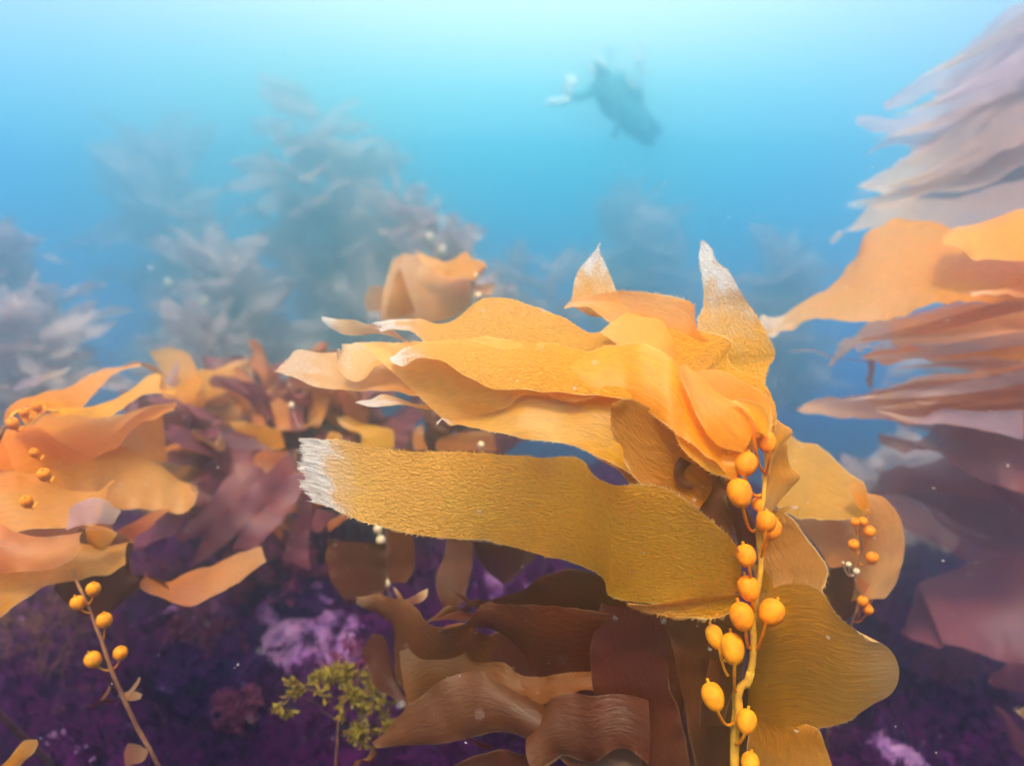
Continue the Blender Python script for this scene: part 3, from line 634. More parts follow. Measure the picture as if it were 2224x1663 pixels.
# ------------------------------------------------------------------ pale kelp high on the right
b3('J2600,700 2200,800 1800,850 1400,930 1150,1010', 'J2600,1500 2200,1420 1800,1330 1400,1240 1150,1130', (1.5, 1.6), (1.42, 1.5), mat=K_PNK, bulge=.03, nv=26)
b3('J2600,1200 2200,1250 1800,1350 1500,1400 1250,1450 1000,1480', 'K2600,350 2200,330 1800,260 1500,200 1250,160 1000,100', (1.6, 1.7), (1.5, 1.6), mat=K_PNK, bulge=.03, nv=26)
b3('K2600,200 2200,350 1800,450 1450,600 1200,640 1020,640', 'K2600,1300 2200,1250 1800,1150 1450,950 1200,850 1040,760', (1.6, 1.75), (1.55, 1.7), mat=K_MAU, bulge=.03, nv=26)
rnd = random.Random(22)
for i, (x, y, sl) in enumerate(((700, 1130, -.2), (900, 1250, -.12), (1000, 1080, -.1), (1150, 1320, -.08), (1400, 880, -.15), (760, 1580, -.14), (1000, 1640, -.1))):
    w = 20 + 22 * rnd.random(); q = 2600 - x; g = rnd.uniform(-30, 30)
    b3(f'J2600,{y + sl * q - w} {x + q * .6},{y + sl * q * .6 - w + g} {x + q * .3},{y + sl * q * .25 - w * .8} {x},{y}', f'J2600,{y + sl * q + w} {x + q * .6},{y + sl * q * .6 + w * 1.6 + g} {x + q * .3},{y + sl * q * .25 + w} {x + 4},{y + 3}',
       1.27 + .2 * rnd.random(), None, mat=(K_PNK, K_LAV)[i % 2], bl=.3, blv=.7, nv=9, nu=50, rip=.007)
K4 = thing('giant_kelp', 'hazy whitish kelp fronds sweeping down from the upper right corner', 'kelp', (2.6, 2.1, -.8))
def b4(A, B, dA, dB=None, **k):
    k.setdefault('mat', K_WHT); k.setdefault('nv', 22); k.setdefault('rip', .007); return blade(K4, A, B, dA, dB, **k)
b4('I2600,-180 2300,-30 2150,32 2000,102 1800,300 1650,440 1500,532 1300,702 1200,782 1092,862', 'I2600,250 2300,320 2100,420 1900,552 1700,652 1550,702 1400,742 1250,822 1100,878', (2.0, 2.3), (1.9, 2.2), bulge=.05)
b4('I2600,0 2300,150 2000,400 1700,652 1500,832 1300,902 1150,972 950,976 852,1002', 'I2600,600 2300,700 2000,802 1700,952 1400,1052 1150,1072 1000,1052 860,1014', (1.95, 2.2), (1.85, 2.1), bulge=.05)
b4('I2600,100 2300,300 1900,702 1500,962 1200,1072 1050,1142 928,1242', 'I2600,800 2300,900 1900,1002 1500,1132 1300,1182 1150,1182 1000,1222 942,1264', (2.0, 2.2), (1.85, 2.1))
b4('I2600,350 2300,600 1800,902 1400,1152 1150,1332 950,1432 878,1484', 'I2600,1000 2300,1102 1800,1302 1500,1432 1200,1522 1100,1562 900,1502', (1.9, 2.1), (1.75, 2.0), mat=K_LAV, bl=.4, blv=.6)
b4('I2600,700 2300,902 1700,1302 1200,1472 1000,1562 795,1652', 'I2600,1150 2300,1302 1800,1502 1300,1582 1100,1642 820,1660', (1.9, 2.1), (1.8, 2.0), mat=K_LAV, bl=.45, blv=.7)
b4('I1100,1450 1000,1462 930,1484 852,1490', 'I1080,1462 1000,1492 920,1504 856,1496', 1.9, 1.9, bl=.95, blv=1, nu=24, nv=8, rip=.001)  # small white sliver standing in for a glint
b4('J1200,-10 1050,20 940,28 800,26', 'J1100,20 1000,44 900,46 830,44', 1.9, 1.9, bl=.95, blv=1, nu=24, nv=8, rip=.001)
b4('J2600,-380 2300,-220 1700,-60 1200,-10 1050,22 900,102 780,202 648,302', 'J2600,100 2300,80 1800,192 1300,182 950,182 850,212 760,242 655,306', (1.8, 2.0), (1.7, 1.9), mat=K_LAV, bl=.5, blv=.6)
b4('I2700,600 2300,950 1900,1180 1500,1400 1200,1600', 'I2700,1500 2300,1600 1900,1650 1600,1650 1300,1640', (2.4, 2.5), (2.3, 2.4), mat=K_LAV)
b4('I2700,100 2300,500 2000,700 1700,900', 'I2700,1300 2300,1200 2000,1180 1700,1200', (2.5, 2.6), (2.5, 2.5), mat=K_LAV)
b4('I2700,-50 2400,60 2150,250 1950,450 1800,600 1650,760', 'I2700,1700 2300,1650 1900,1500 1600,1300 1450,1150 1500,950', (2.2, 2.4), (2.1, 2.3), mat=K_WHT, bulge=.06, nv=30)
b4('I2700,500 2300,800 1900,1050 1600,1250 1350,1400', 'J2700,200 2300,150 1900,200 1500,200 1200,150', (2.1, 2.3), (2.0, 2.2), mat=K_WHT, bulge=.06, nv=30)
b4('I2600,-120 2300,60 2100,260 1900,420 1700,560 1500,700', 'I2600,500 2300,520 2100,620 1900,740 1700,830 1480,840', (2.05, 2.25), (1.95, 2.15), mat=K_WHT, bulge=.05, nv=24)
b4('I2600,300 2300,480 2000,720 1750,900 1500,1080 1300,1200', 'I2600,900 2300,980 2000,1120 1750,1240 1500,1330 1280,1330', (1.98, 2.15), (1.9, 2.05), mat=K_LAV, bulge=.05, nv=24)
rnd = random.Random(12)
for i, (x, y, sl) in enumerate(((1000, 1120, -.34), (1150, 930, -.42), (840, 1560, -.34), (760, 1640, -.28), (1350, 620, -.52))):
    w = 26 + 16 * rnd.random(); q = 2700 - x
    b4(f'I2700,{y + sl * q * 1.05 - 3 * w} {x + q * .6},{y + sl * q * .6 - w * 2} {x + q * .3},{y + sl * q * .25 - w} {x},{y}', f'I2700,{y + sl * q * 1.05 + 3 * w} {x + q * .6},{y + sl * q * .6 + w * 2} {x + q * .3},{y + sl * q * .25 + w} {x + 4},{y + 3}',
       1.85 + .2 * rnd.random(), None, mat=K_WHT if i % 2 else K_LAV, bl=.3, blv=.9, nv=9, nu=50, rip=.005)
tube(K4, [at(2420, -60, 1.98), at(2430, 200, 2.0), at(2440, 600, 2.1), at(2480, 1100, 2.2), Vector((2.6, 2.1, floor_z(2.6, 2.1)))], (.004, .008), M_STIPED, n=60)

# ------------------------------------------------------------------ kelp at the left edge
K5 = thing('giant_kelp', 'orange kelp at the left edge with blades folded over each other', 'kelp', (-.95, 1.15, .1))
def b5(A, B, dA, dB=None, **k):
    k.setdefault('mat', K_AMB); k.setdefault('nv', 22); k.setdefault('rip', .006); return blade(K5, A, B, dA, dB, **k)
b5('F40,500 50,420 120,350 230,312 350,270 450,262 560,200 700,132 830,112 962,96', 'F110,470 140,440 220,400 330,420 440,412 550,378 640,300 730,202 832,134 960,118', (1.1, 1.3), (1.02, 1.28), rip=.003, bl=.3, blv=.3)
b5('F830,112 920,88 1000,94 1080,120 1150,190', 'F840,136 920,112 980,118 1040,150 1080,220', 1.3, 1.32, mat=K_GRY, nu=30, nv=8, rip=.002)
b5('F120,420 200,360 300,345 420,380 550,378 650,352 800,312 900,272 1000,212 1100,186 1200,270', 'F180,520 260,450 350,420 440,440 550,432 680,458 800,432 900,372 1000,322 1100,292 1190,310', (1.08, 1.3), (1.0, 1.2), rip=.005, bulge=.01)
b5('F-200,640 -50,560 60,535 200,518 320,440 440,412 560,432 680,456 800,440 1000,352 1200,332', 'F-200,900 0,850 200,830 500,782 700,712 818,654 870,600 930,532 1060,460 1195,420', (1.1, 1.4), (1.0, 1.2), rip=.007, bulge=.02)
b5('F-200,600 -50,560 100,530 260,512 380,560 500,612 800,662 960,722 1100,780 1210,862 1290,900 1352,956', 'F-200,1100 0,1030 200,985 500,965 640,960 720,1025 780,1075 950,1102 1080,1098 1200,1090 1290,1050 1345,972', (1.1, 1.25), (.98, 1.15), rip=.007, bulge=.03, bl=.06, blv=.4, fringe=.006, nv=34, nu=100)
b5('F-200,850 0,842 200,882 400,942 600,960 700,920 795,885', 'F-200,1330 100,1262 400,1242 560,1202 640,1192 700,1100 745,960', (1.0, 1.08), (.95, 1.02), rip=.006, bulge=.015, nv=30)
b5('F480,1080 540,1040 640,1010 720,1030 780,1080 822,1102', 'F460,1230 560,1195 640,1188 700,1192 765,1192 790,1160', .99, .99, mat=K_WHT, bl=.6, blv=.6, rip=.003, nu=40)
b5('F-200,1200 0,1190 100,1240 250,1280 400,1260 600,1240', 'G-200,300 100,330 300,300 420,260 500,220 560,150', (.95, .98), (.93, .95), mat=K_PNK, rip=.005, bulge=.02)
b5('G-200,200 0,240 300,170 560,90 750,120 920,110', 'G-200,700 0,602 150,520 300,432 500,362 740,292 860,262', (1.0, 1.05), (.92, 1.0), mat=K_AMB, rip=.008, bulge=.03, nv=30)
b5('G560,20 700,40 820,60 905,130 885,250 895,330 960,360', 'G380,440 480,540 560,610 700,640 800,570 880,480 950,400', (1.04, 1.05), (1.02, 1.04), mat=K_DRK, rip=.006, bulge=.02)
b5('G1000,330 1060,345 1142,390 1300,322 1450,290 1600,212 1700,168 1800,158', 'G940,420 1000,470 1100,530 1200,560 1300,562 1420,502 1550,422 1700,342 1828,252', (1.1, 1.2), (1.05, 1.12), mat=K_PNK, rip=.005, bulge=.012, bl=.12, blv=.2)
b5('F-200,500 0,560 150,540 320,500 500,520 700,520 900,500 1100,400', 'F-200,1200 0,1150 200,1100 400,1000 600,930 750,880 900,830 1150,760', (1.2, 1.35), (1.15, 1.3), mat=K_AMB, nv=30, rip=.009)
b5('F-200,1000 100,1120 350,1150 560,1130 760,1200', 'G-200,450 100,430 350,380 600,330 830,280', (1.1, 1.15), (1.08, 1.12), mat=K_PNK, nv=30, rip=.009)
b5('F620,1330 720,1280 800,1240 900,1190 1000,1132 1152,1072', 'F860,1500 880,1400 930,1290 1020,1222 1100,1150 1160,1090', (1.05, 1.1), (1.08, 1.15), mat=K_PNK, rip=.003, nu=50, nv=14)
b5('G580,20 640,10 720,20 800,60', 'G590,120 640,170 700,180 760,120', .98, .98, mat=K_OLV, rip=.002, nu=24, nv=12)
b5('G880,330 960,345 1050,360 1120,400 1180,480', 'G900,440 960,400 1040,430 1090,470 1140,560', 1.08, 1.1, mat=K_DRK, rip=.003, nu=30, nv=12)
for s, r, d in (('F90,505', 40, .98), ('F165,430', 32, 1.0), ('F252,388', 32, 1.01), ('F235,705', 30, .955), ('F305,855', 42, .93), ('F185,1040', 40, .93)):
    c = at(*pts(s)[0], d); bladder(K5, c + Vector((-.01, .03, -.015)), c, r / 3.15 * d * T / 1112, None, F_AMB, 1.2, stalk=.0015)
tube(K5, P3('F60,520 90,440 200,400 400,420', (.99, 1.03)) , .0022, M_STIPE, n=30)
tube(K5, [at(10, 925, 1.0), at(-60, 1100, 1.02), at(-90, 1400, 1.05), Vector((-.95, 1.15, floor_z(-.95, 1.15)))], (.003, .006), M_STIPED, n=50)

# young stipe with yellow floats, bottom left
K6 = thing('giant_kelp', 'bare brown stipe with five yellow floats above the dark turf', 'kelp', (-.52, .95, .2))
SP6 = P3('G500,300 515,360 560,460 618,590 690,780 762,980 822,1130 900,1300 960,1420 1040,1560', (.98, .95, .98))
tube(K6, SP6 + [Vector((SP6[-1].x + .03, SP6[-1].y + .1, floor_z(SP6[-1].x + .03, SP6[-1].y + .1) - .01))], (.002, .003, .0032, .004), M_STIPED, n=70, lump=.4)
for s, r, a_ in (('G640,442', 46, 'G600,540'), ('G535,535', 47, 'G620,600'), ('G716,655', 50, 'G700,800'), ('G640,925', 54, 'G770,990'), ('G826,880', 46, 'G765,985')):
    bladder(K6, at(*pts(a_)[0], .955), at(*pts(s)[0], .945), r / 3.16 * .945 * T / 1112, None, F_OLV, 1.06, stalk=.0012)
blade(K6, 'G830,1150 880,1145 930,1140 975,1160', 'G840,1170 870,1200 920,1200 965,1190', .96, .96, mat=K_GRY, nu=24, nv=10, rip=.002)
blade(K6, 'G850,1160 890,1130 930,1080 958,1040', 'G870,1170 910,1140 945,1100 965,1050', .96, .96, mat=K_GRY, nu=20, nv=8, rip=.001)
blade(K6, 'G800,1120 760,1060 700,1000', 'G800,1135 740,1070 690,1008', .96, .97, mat=K_DRK, nu=20, nv=6, rip=.001)
blade(K6, 'G790,1200 720,1195 640,1225 560,1250', 'G800,1215 720,1225 640,1240 560,1254', .98, .99, mat=K_DRK, nu=20, nv=6, rip=.001)
blade(K6, 'G690,1200 720,1150 750,1100', 'G700,1210 740,1160 762,1105', .98, .99, mat=K_GRY, nu=20, nv=6, rip=.001)

# ------------------------------------------------------------------ kelp under the front plant, bottom centre
K7 = thing('giant_kelp', 'brown shaded kelp spreading low under the big golden blade', 'kelp', (.15, .9, .05))
def b7(A, B, dA, dB=None, **k):
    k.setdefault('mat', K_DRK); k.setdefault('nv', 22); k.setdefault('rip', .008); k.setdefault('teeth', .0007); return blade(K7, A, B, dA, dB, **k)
b7('D1100,760 900,640 800,650 690,622 600,562 520,505 420,482 320,465 222,456', 'D900,1200 640,1120 520,1002 470,852 440,732 425,652 350,592 300,542 226,478', (.92, .98), (.98, 1.0), mat=K_UMB_SHD, fringe=.004, bl=.12, blv=.4, bulge=.01)
b7('D470,520 480,470 458,420 450,390', 'D530,520 520,480 490,430 462,395', .99, .99, mat=K_UMB_SHD, nu=20, nv=8, rip=.001, bl=.8, blv=.5)
b7('D520,480 580,450 640,415 668,402', 'D560,500 620,490 665,450 670,415', .99, .98, mat=K_UMB_SHD, nu=20, nv=10, rip=.002, bl=.8, blv=.5)
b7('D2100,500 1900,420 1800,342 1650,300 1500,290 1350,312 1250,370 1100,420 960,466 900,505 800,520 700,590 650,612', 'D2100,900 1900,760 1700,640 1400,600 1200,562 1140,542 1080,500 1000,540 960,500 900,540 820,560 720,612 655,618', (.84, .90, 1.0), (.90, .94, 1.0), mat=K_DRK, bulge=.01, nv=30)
b7('D1010,570 950,560 880,540 800,560 700,600', 'D1020,572 950,592 880,602 800,592 710,604', .98, .98, mat=K_UMB_SHD, rip=.002, nu=30, nv=8)
b7('D950,490 900,450 850,420 800,390 765,362', 'D960,500 930,520 900,480 850,450 775,370', .985, .99, mat=K_UMB_SHD, rip=.002, nu=30, nv=8, bl=.7, blv=.5)
b7('D2100,620 1850,562 1500,512 1300,522 1140,546 1000,570 880,622 740,608', 'D2100,1000 1900,940 1700,952 1500,976 1350,952 1250,862 1150,772 1050,692 920,652 780,616', (.82, .93), (.88, .97), mat=K_UMB_SHD, bulge=.012, nv=30)
b7('D2000,950 1700,930 1400,962 1250,945 1160,872 1000,872 880,782 700,752 480,800', 'D2000,1150 1700,1062 1380,1132 1200,1080 1100,1022 900,1062 700,1042 600,1100 540,1152', (.86, .96), (.84, .94), mat=K_UMB_SHD, bulge=.01)
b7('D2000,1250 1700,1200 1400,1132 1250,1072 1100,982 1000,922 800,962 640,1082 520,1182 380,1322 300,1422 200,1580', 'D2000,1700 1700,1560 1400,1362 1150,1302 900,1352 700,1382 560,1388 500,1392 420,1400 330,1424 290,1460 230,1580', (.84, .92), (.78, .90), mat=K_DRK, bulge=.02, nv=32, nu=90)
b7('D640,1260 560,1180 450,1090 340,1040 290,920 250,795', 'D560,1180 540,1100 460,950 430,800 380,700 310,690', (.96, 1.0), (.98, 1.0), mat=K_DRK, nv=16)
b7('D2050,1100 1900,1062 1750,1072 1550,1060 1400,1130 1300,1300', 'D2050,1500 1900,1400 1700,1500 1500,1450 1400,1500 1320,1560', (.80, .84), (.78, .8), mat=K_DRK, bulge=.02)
b7('D1090,1390 1000,1370 940,1345 900,1330', 'D1060,1420 1000,1400 950,1370 910,1345', .86, .87, mat=K_UMB_SHD, nu=20, nv=8, rip=.001)
b7('D790,60 772,200 722,330 732,440 782,532', 'D948,60 948,250 912,400 888,480 805,538', (1.15, 1.1), (1.15, 1.1), mat=K_UMB_SHD, bulge=.01)
b7('D410,40 412,200 415,300 430,360', 'D560,40 592,160 575,300 540,360', 1.2, 1.18, mat=K_UMB_SHD)
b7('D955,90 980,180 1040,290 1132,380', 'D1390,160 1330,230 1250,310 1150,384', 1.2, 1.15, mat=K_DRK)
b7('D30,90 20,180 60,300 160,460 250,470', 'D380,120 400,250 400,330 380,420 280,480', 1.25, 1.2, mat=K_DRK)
b7('D900,640 880,740 860,800', 'D790,640 790,720 800,790', .96, .95, mat=K_UMB_SHD, nu=20, nv=10, rip=.002)
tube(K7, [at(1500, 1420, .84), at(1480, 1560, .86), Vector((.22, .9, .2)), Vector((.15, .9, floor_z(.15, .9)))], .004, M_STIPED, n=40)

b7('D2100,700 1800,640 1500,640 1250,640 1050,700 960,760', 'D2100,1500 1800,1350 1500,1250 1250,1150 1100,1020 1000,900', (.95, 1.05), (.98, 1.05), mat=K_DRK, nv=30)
b7('D1900,300 1600,330 1300,420 1100,500', 'D1900,900 1600,860 1350,760 1150,620', (1.0, 1.08), (1.02, 1.08), mat=K_UMB_SHD, nv=30)
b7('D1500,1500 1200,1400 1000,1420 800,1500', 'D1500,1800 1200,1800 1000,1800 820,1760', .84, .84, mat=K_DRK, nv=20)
# ------------------------------------------------------------------ kelp behind the front plant
K8 = thing('giant_kelp', 'curled peach kelp crown rising behind the golden blades', 'kelp', (-.1, 1.75, -.2))
def b8(A, B, dA, dB=None, **k):
    k.setdefault('mat', K_PNK); k.setdefault('nv', 22); k.setdefault('rip', .006); return blade(K8, A, B, dA, dB, **k)
b8('Q1550,870 1642,742 1560,662 1480,652 1380,560 1320,572 1250,652 1100,692 900,632 775,556', 'Q1480,935 1400,900 1350,892 1200,852 1100,850 1000,802 850,702 782,580', (1.55, 1.6), (1.5, 1.6), mat=K_AMB, edge_r=.004)
b8('Q1480,930 1400,895 1200,852 1000,792 900,700 790,640 650,640 518,722', 'Q1500,1120 1420,1250 1200,1372 1000,1432 850,1430 700,1400 500,1402 365,1402', (1.62, 1.72), (1.6, 1.66), mat=K_PNK, bulge=.04, nv=34)
b8('Q600,780 560,800 520,900', 'Q780,1300 600,1380 420,1380', 1.6, 1.6, mat=K_OLV, bulge=.01, nu=40)
b8('Q1490,990 1620,985 1745,970', 'Q1500,1105 1600,1110 1695,1112', 1.55, 1.55, mat=K_PNK, nu=24, nv=12)
b8('Q460,1000 340,1010 255,990 180,1110', 'Q420,1320 300,1300 205,1290 160,1160', 1.8, 1.8, mat=K_GRY, nu=30)
tube(K8, P3('Q1545,830 1490,920 1470,1050 1440,1250', 1.53) + [Vector((-.08, 1.72, .3)), Vector((-.1, 1.75, floor_z(-.1, 1.75)))], (.002, .004), M_STIPED, n=50)
for s, r in (('Q1445,945', 28), ('Q1512,880', 28), ('Q1540,1125', 40), ('Q1480,1090', 14)):
    c = at(*pts(s)[0], 1.52); bladder(K8, c + Vector((-.005, .01, -.04)), c, r / 5.51 * 1.52 * T / 1112, None, F_PNK, 1.3, stalk=.0014)

# ------------------------------------------------------------------ pale kelp on the reef, mid left
K9 = thing('giant_kelp', 'pale yellowish kelp with flaring upright blades on the reef crest', 'kelp', (-1.0, 1.9, 0))
def b9(A, B, dA, dB=None, **k):
    k.setdefault('mat', K_GRY); k.setdefault('nv', 16); k.setdefault('nu', 44); k.setdefault('rip', .01); return blade(K9, A, B, dA, dB, **k)
b9('F1150,420 1120,300 1140,200 1060,80 1030,10', 'F1350,420 1380,250 1340,130 1300,40 1180,-20', (1.75, 1.9), mat=K_AMB)
b9('F1220,380 1280,220 1350,132 1500,102 1600,70 1690,58', 'F1380,400 1450,300 1550,272 1600,240 1625,150 1700,82', (1.8, 1.95), mat=K_AMB, bl=.4, blv=.3)
b9('F1300,400 1480,320 1580,250 1640,130 1700,70', 'F1400,420 1560,360 1650,300 1720,230 1740,110', (1.85, 2.0))
b9('F1130,340 1080,290 1120,200 1180,110 1210,60', 'F1210,380 1190,260 1210,180 1220,120 1215,62', 1.78, mat=K_WHT)
b9('F1180,440 1260,330 1400,280 1560,320 1650,420', 'F1160,600 1300,620 1450,600 1560,560 1660,500', (1.8, 1.9), mat=K_PNK)
b9('F1060,400 1000,500 960,600', 'F1210,420 1200,520 1160,620', 1.85, mat=K_PNK)
for s, r in (('F1190,440', 22), ('F1292,528', 20), ('F1150,262', 14)):
    c = at(*pts(s)[0], 1.74); bladder(K9, c + Vector((0, .01, -.04)), c, r / 3.15 * 1.74 * T / 1112, None, F_PNK, 1.15, stalk=.0014)
tube(K9, [at(400, 900, 1.85), at(420, 1050, 1.9), Vector((-1.0, 1.9, floor_z(-1.0, 1.9)))], .005, M_STIPED)

K10 = thing('giant_kelp', 'mauve brown kelp with long fronds drooping in front of the reef', 'kelp', (-.62, 1.62, .1))
def b10(A, B, dA, dB=None, **k):
    k.setdefault('mat', K_MAU); k.setdefault('nv', 16); k.setdefault('nu', 50); k.setdefault('rip', .007); return blade(K10, A, B, dA, dB, **k)
b10('O760,440 660,520 560,640 450,760 350,860 200,1042 108,1222', 'O850,520 780,640 620,822 540,900 470,972 300,1112 120,1228', (1.55, 1.45), mat=K_MAU, fringe=.004, nv=20)
b10('O850,470 940,500 780,620 640,800 520,922 400,1102', 'O890,480 960,560 900,662 780,862 660,1002 560,1112', (1.5, 1.42), mat=K_MAU)
b10('O620,430 540,470 535,540 600,560', 'O780,440 700,520 640,580 620,600', 1.48, mat=K_PNK, nu=30, fringe=.004)
b10('O560,420 400,562 250,762 120,902 0,1002', 'O760,480 620,640 450,800 260,980 30,1060', (1.6, 1.5), mat=K_MAU)
b10('O300,420 250,520 150,600 60,700', 'O620,430 560,560 400,700 160,820', (1.7, 1.6), mat=K_MAU)
b10('O870,700 840,852 780,1002 760,1182', 'O920,700 932,902 900,1102 940,1252', 1.5, mat=K_MAU)
b10('O960,830 932,952 940,992', 'O1102,862 1032,952 1002,1002', 1.5, mat=K_MAU, nu=30)
b10('O720,300 600,262 480,236 400,240 338,235', 'O760,420 640,420 500,330 400,300 335,200', (1.6, 1.7), mat=K_AMB, fringe=.003)
b10('O1500,420 1492,300 1440,286 1290,262 1200,206 1108,210', 'O1220,412 1270,380 1280,332 1200,300 1160,270 1120,232', (1.5, 1.55), mat=K_AMB, bl=.3, blv=.3)
b10('O1640,430 1625,350 1640,300 1690,255', 'O1735,430 1715,380 1700,320 1698,262', 1.55, mat=K_PNK, nu=30)
b10('O1030,380 1030,345 1060,310 1090,305', 'O1140,385 1142,350 1130,325 1096,306', 1.5, mat=K_AMB, nu=24)
b10('O700,300 680,200 640,100 600,20', 'O800,300 780,200 760,60 700,0', (1.7, 1.9), mat=K_PNK)
b10('O800,300 760,200 740,80 760,-60', 'O900,300 870,180 880,60 830,-90', (1.7, 1.9), mat=K_MAU)
b10('O900,260 920,150 940,60 900,-60', 'O980,280 1040,160 1060,60 1000,-50', (1.75, 1.9), mat=K_PNK)
b10('O560,300 520,200 500,100 440,20', 'O640,300 600,180 580,60 540,10', (1.75, 1.9), mat=K_PNK)
b10('O870,270 920,250 960,220', 'O880,280 930,262 965,228', 1.5, mat=K_AMB, nu=16, nv=6, rip=.001)
b10('O330,300 300,420 260,520 180,560', 'O700,330 660,440 500,520 380,560', (1.75, 1.7), mat=K_MAU)
b10('O1050,600 1010,520 1000,450 1100,330', 'O1250,560 1200,480 1210,440 1240,390', 1.62, mat=K_MAU)
b10('O1350,420 1340,330 1420,250 1560,190', 'O1560,430 1600,360 1640,280 1680,200', 1.75, mat=K_MAU)
b10('O1780,440 1800,360 1880,330 2000,300', 'O2200,440 2190,380 2180,330 2150,300', 1.6, mat=K_PNK)
b10('O1040,1000 1040,940 1100,890', 'O1180,900 1160,880 1120,880', 1.4, mat=K_PNK, nu=20, nv=6)
for s, r in (('O1390,975', 28), ('O1410,1050', 30), ('O1450,1350', 26), ('O800,130', 20), ('O2095,400', 22)):
    c = at(*pts(s)[0], 1.38); bladder(K10, c + Vector((.01, .01, -.05)), c, r / 3.15 * 1.38 * T / 1112, None, F_PNK, 1.2, stalk=.0014)
tube(K10, P3('O1440,960 1455,1060 1450,1250 1445,1400', 1.4), .0014, M_STIPED)
tube(K10, [at(640, 975, 1.52), at(650, 1100, 1.58), Vector((-.62, 1.62, floor_z(-.62, 1.62)))], .004, M_STIPED)
# ------------------------------------------------------------------ far kelp plants, built from a few shared blades
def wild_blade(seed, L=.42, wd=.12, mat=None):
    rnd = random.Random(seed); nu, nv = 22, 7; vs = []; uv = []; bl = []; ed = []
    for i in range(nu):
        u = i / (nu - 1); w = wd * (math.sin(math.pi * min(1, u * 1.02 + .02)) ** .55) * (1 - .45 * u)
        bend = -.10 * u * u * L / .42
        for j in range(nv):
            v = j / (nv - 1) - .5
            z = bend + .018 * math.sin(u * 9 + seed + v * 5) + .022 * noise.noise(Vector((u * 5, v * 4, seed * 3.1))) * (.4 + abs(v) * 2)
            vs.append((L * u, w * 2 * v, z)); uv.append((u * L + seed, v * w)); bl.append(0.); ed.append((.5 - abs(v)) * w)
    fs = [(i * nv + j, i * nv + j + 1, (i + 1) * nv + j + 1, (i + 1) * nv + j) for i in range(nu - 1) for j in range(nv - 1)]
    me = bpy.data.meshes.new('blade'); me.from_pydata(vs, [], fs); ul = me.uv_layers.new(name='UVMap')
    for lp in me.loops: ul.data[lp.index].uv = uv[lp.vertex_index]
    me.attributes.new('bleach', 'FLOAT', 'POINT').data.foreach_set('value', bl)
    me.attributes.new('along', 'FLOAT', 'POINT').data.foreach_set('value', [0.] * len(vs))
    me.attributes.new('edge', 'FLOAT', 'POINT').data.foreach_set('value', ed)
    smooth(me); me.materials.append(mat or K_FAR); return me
WB = [wild_blade(s) for s in range(1, 6)]
def float_mesh():
    bm = bmesh.new(); bmesh.ops.create_icosphere(bm, subdivisions=2, radius=1)
    for v in bm.verts:
        v.co.z *= 1.35
        if v.co.z < -.8: v.co.x *= .6; v.co.y *= .6; v.co.z -= .3
    me = bpy.data.meshes.new('float_bladder'); bm.to_mesh(me); bm.free(); smooth(me); me.materials.append(F_PNK); return me
WF = float_mesh()
NB = [wild_blade(s, mat=m_) for s, m_ in ((1, K_MAU), (2, K_PNK), (3, K_MAU), (4, K_GRY), (5, K_MAU))]
def wild_kelp(label, top, d, wpx, hpx, n, seed, size=1.0, nfl=0, lean=-.5, mats=None, group='distant kelp plants fading into the blue water', near=None):
    """top = photo place of the crown; wpx x hpx the crown's spread in photo pixels at distance d"""
    if not near: d *= 1.55; size *= 1.62; n = min(96, int(n * 2.2))
    pool = near or WB; rnd = random.Random(seed); k = d * T / 1112
    tp = at(top[0], top[1], d); bx, by = tp.x + .12 * d * .3, tp.y + .1
    fz = floor_z(bx, by, False); root = thing('giant_kelp', label, 'kelp', (bx, by, fz), group)
    H = hpx * k; Wd = wpx * k / 2
    crown = Vector((tp.x, tp.y, tp.z))
    for q in range(3 if n > 25 else 1):
        off = rnd.uniform(-.4, .4) * Wd
        P = [Vector((bx + off * .2, by, fz)), Vector((bx + off * .4, by, fz + (tp.z - fz) * .3)), Vector((tp.x + off, by + rnd.uniform(-.1, .1), fz + (tp.z - fz) * .65)), crown + Vector((off * .6, 0, -.06 * H))]
        tube(root, P, .006, M_STIPED, n=24, seg=6)
    for i in range(n):
        f = ((i + .5) / n) ** .85; z = -f * H; w = Wd * (.42 + .5 * min(1, f * 3)) * (1 + .28 * math.sin(f * 9 + seed))
        x = rnd.uniform(-1, 1) * w * .75 + .1 * H * f; y = rnd.uniform(-1, 1) * w * .5
        o = bpy.data.objects.new('blade', rnd.choice(pool)); col.objects.link(o); o.parent = root
        s = size * (.7 + .7 * rnd.random()) * (.75 + .3 * f)
        o.location = crown + Vector((x, y, z)) - root.location
        o.rotation_euler = (rnd.uniform(-1.5, 1.5), (rnd.uniform(-.9, -.2) if f < .1 else -rnd.gauss(.55, .5)), math.pi + rnd.gauss(0, .7) + (0 if rnd.random() < .6 else math.pi)); o.scale = (s, s, s)
    for i in range(nfl):
        o = bpy.data.objects.new('float_bladder', WF); col.objects.link(o); o.parent = root
        o.location = crown + Vector((rnd.gauss(0, .015) * d, -.12 * d, -H * (.12 + .55 * i / max(1, nfl)))) - root.location
        s = .006 * d; o.scale = (s, s, s)
    return root
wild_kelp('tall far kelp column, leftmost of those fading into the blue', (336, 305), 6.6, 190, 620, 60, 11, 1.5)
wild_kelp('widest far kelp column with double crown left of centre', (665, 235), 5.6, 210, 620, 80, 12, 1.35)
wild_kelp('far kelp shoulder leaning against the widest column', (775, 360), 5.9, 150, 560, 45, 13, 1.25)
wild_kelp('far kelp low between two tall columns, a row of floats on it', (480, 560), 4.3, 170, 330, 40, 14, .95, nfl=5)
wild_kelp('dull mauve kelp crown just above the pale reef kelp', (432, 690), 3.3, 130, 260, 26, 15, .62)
wild_kelp('grey kelp crown with a string of tiny floats behind the curled one', (955, 480), 2.9, 120, 260, 20, 16, .55, nfl=6)
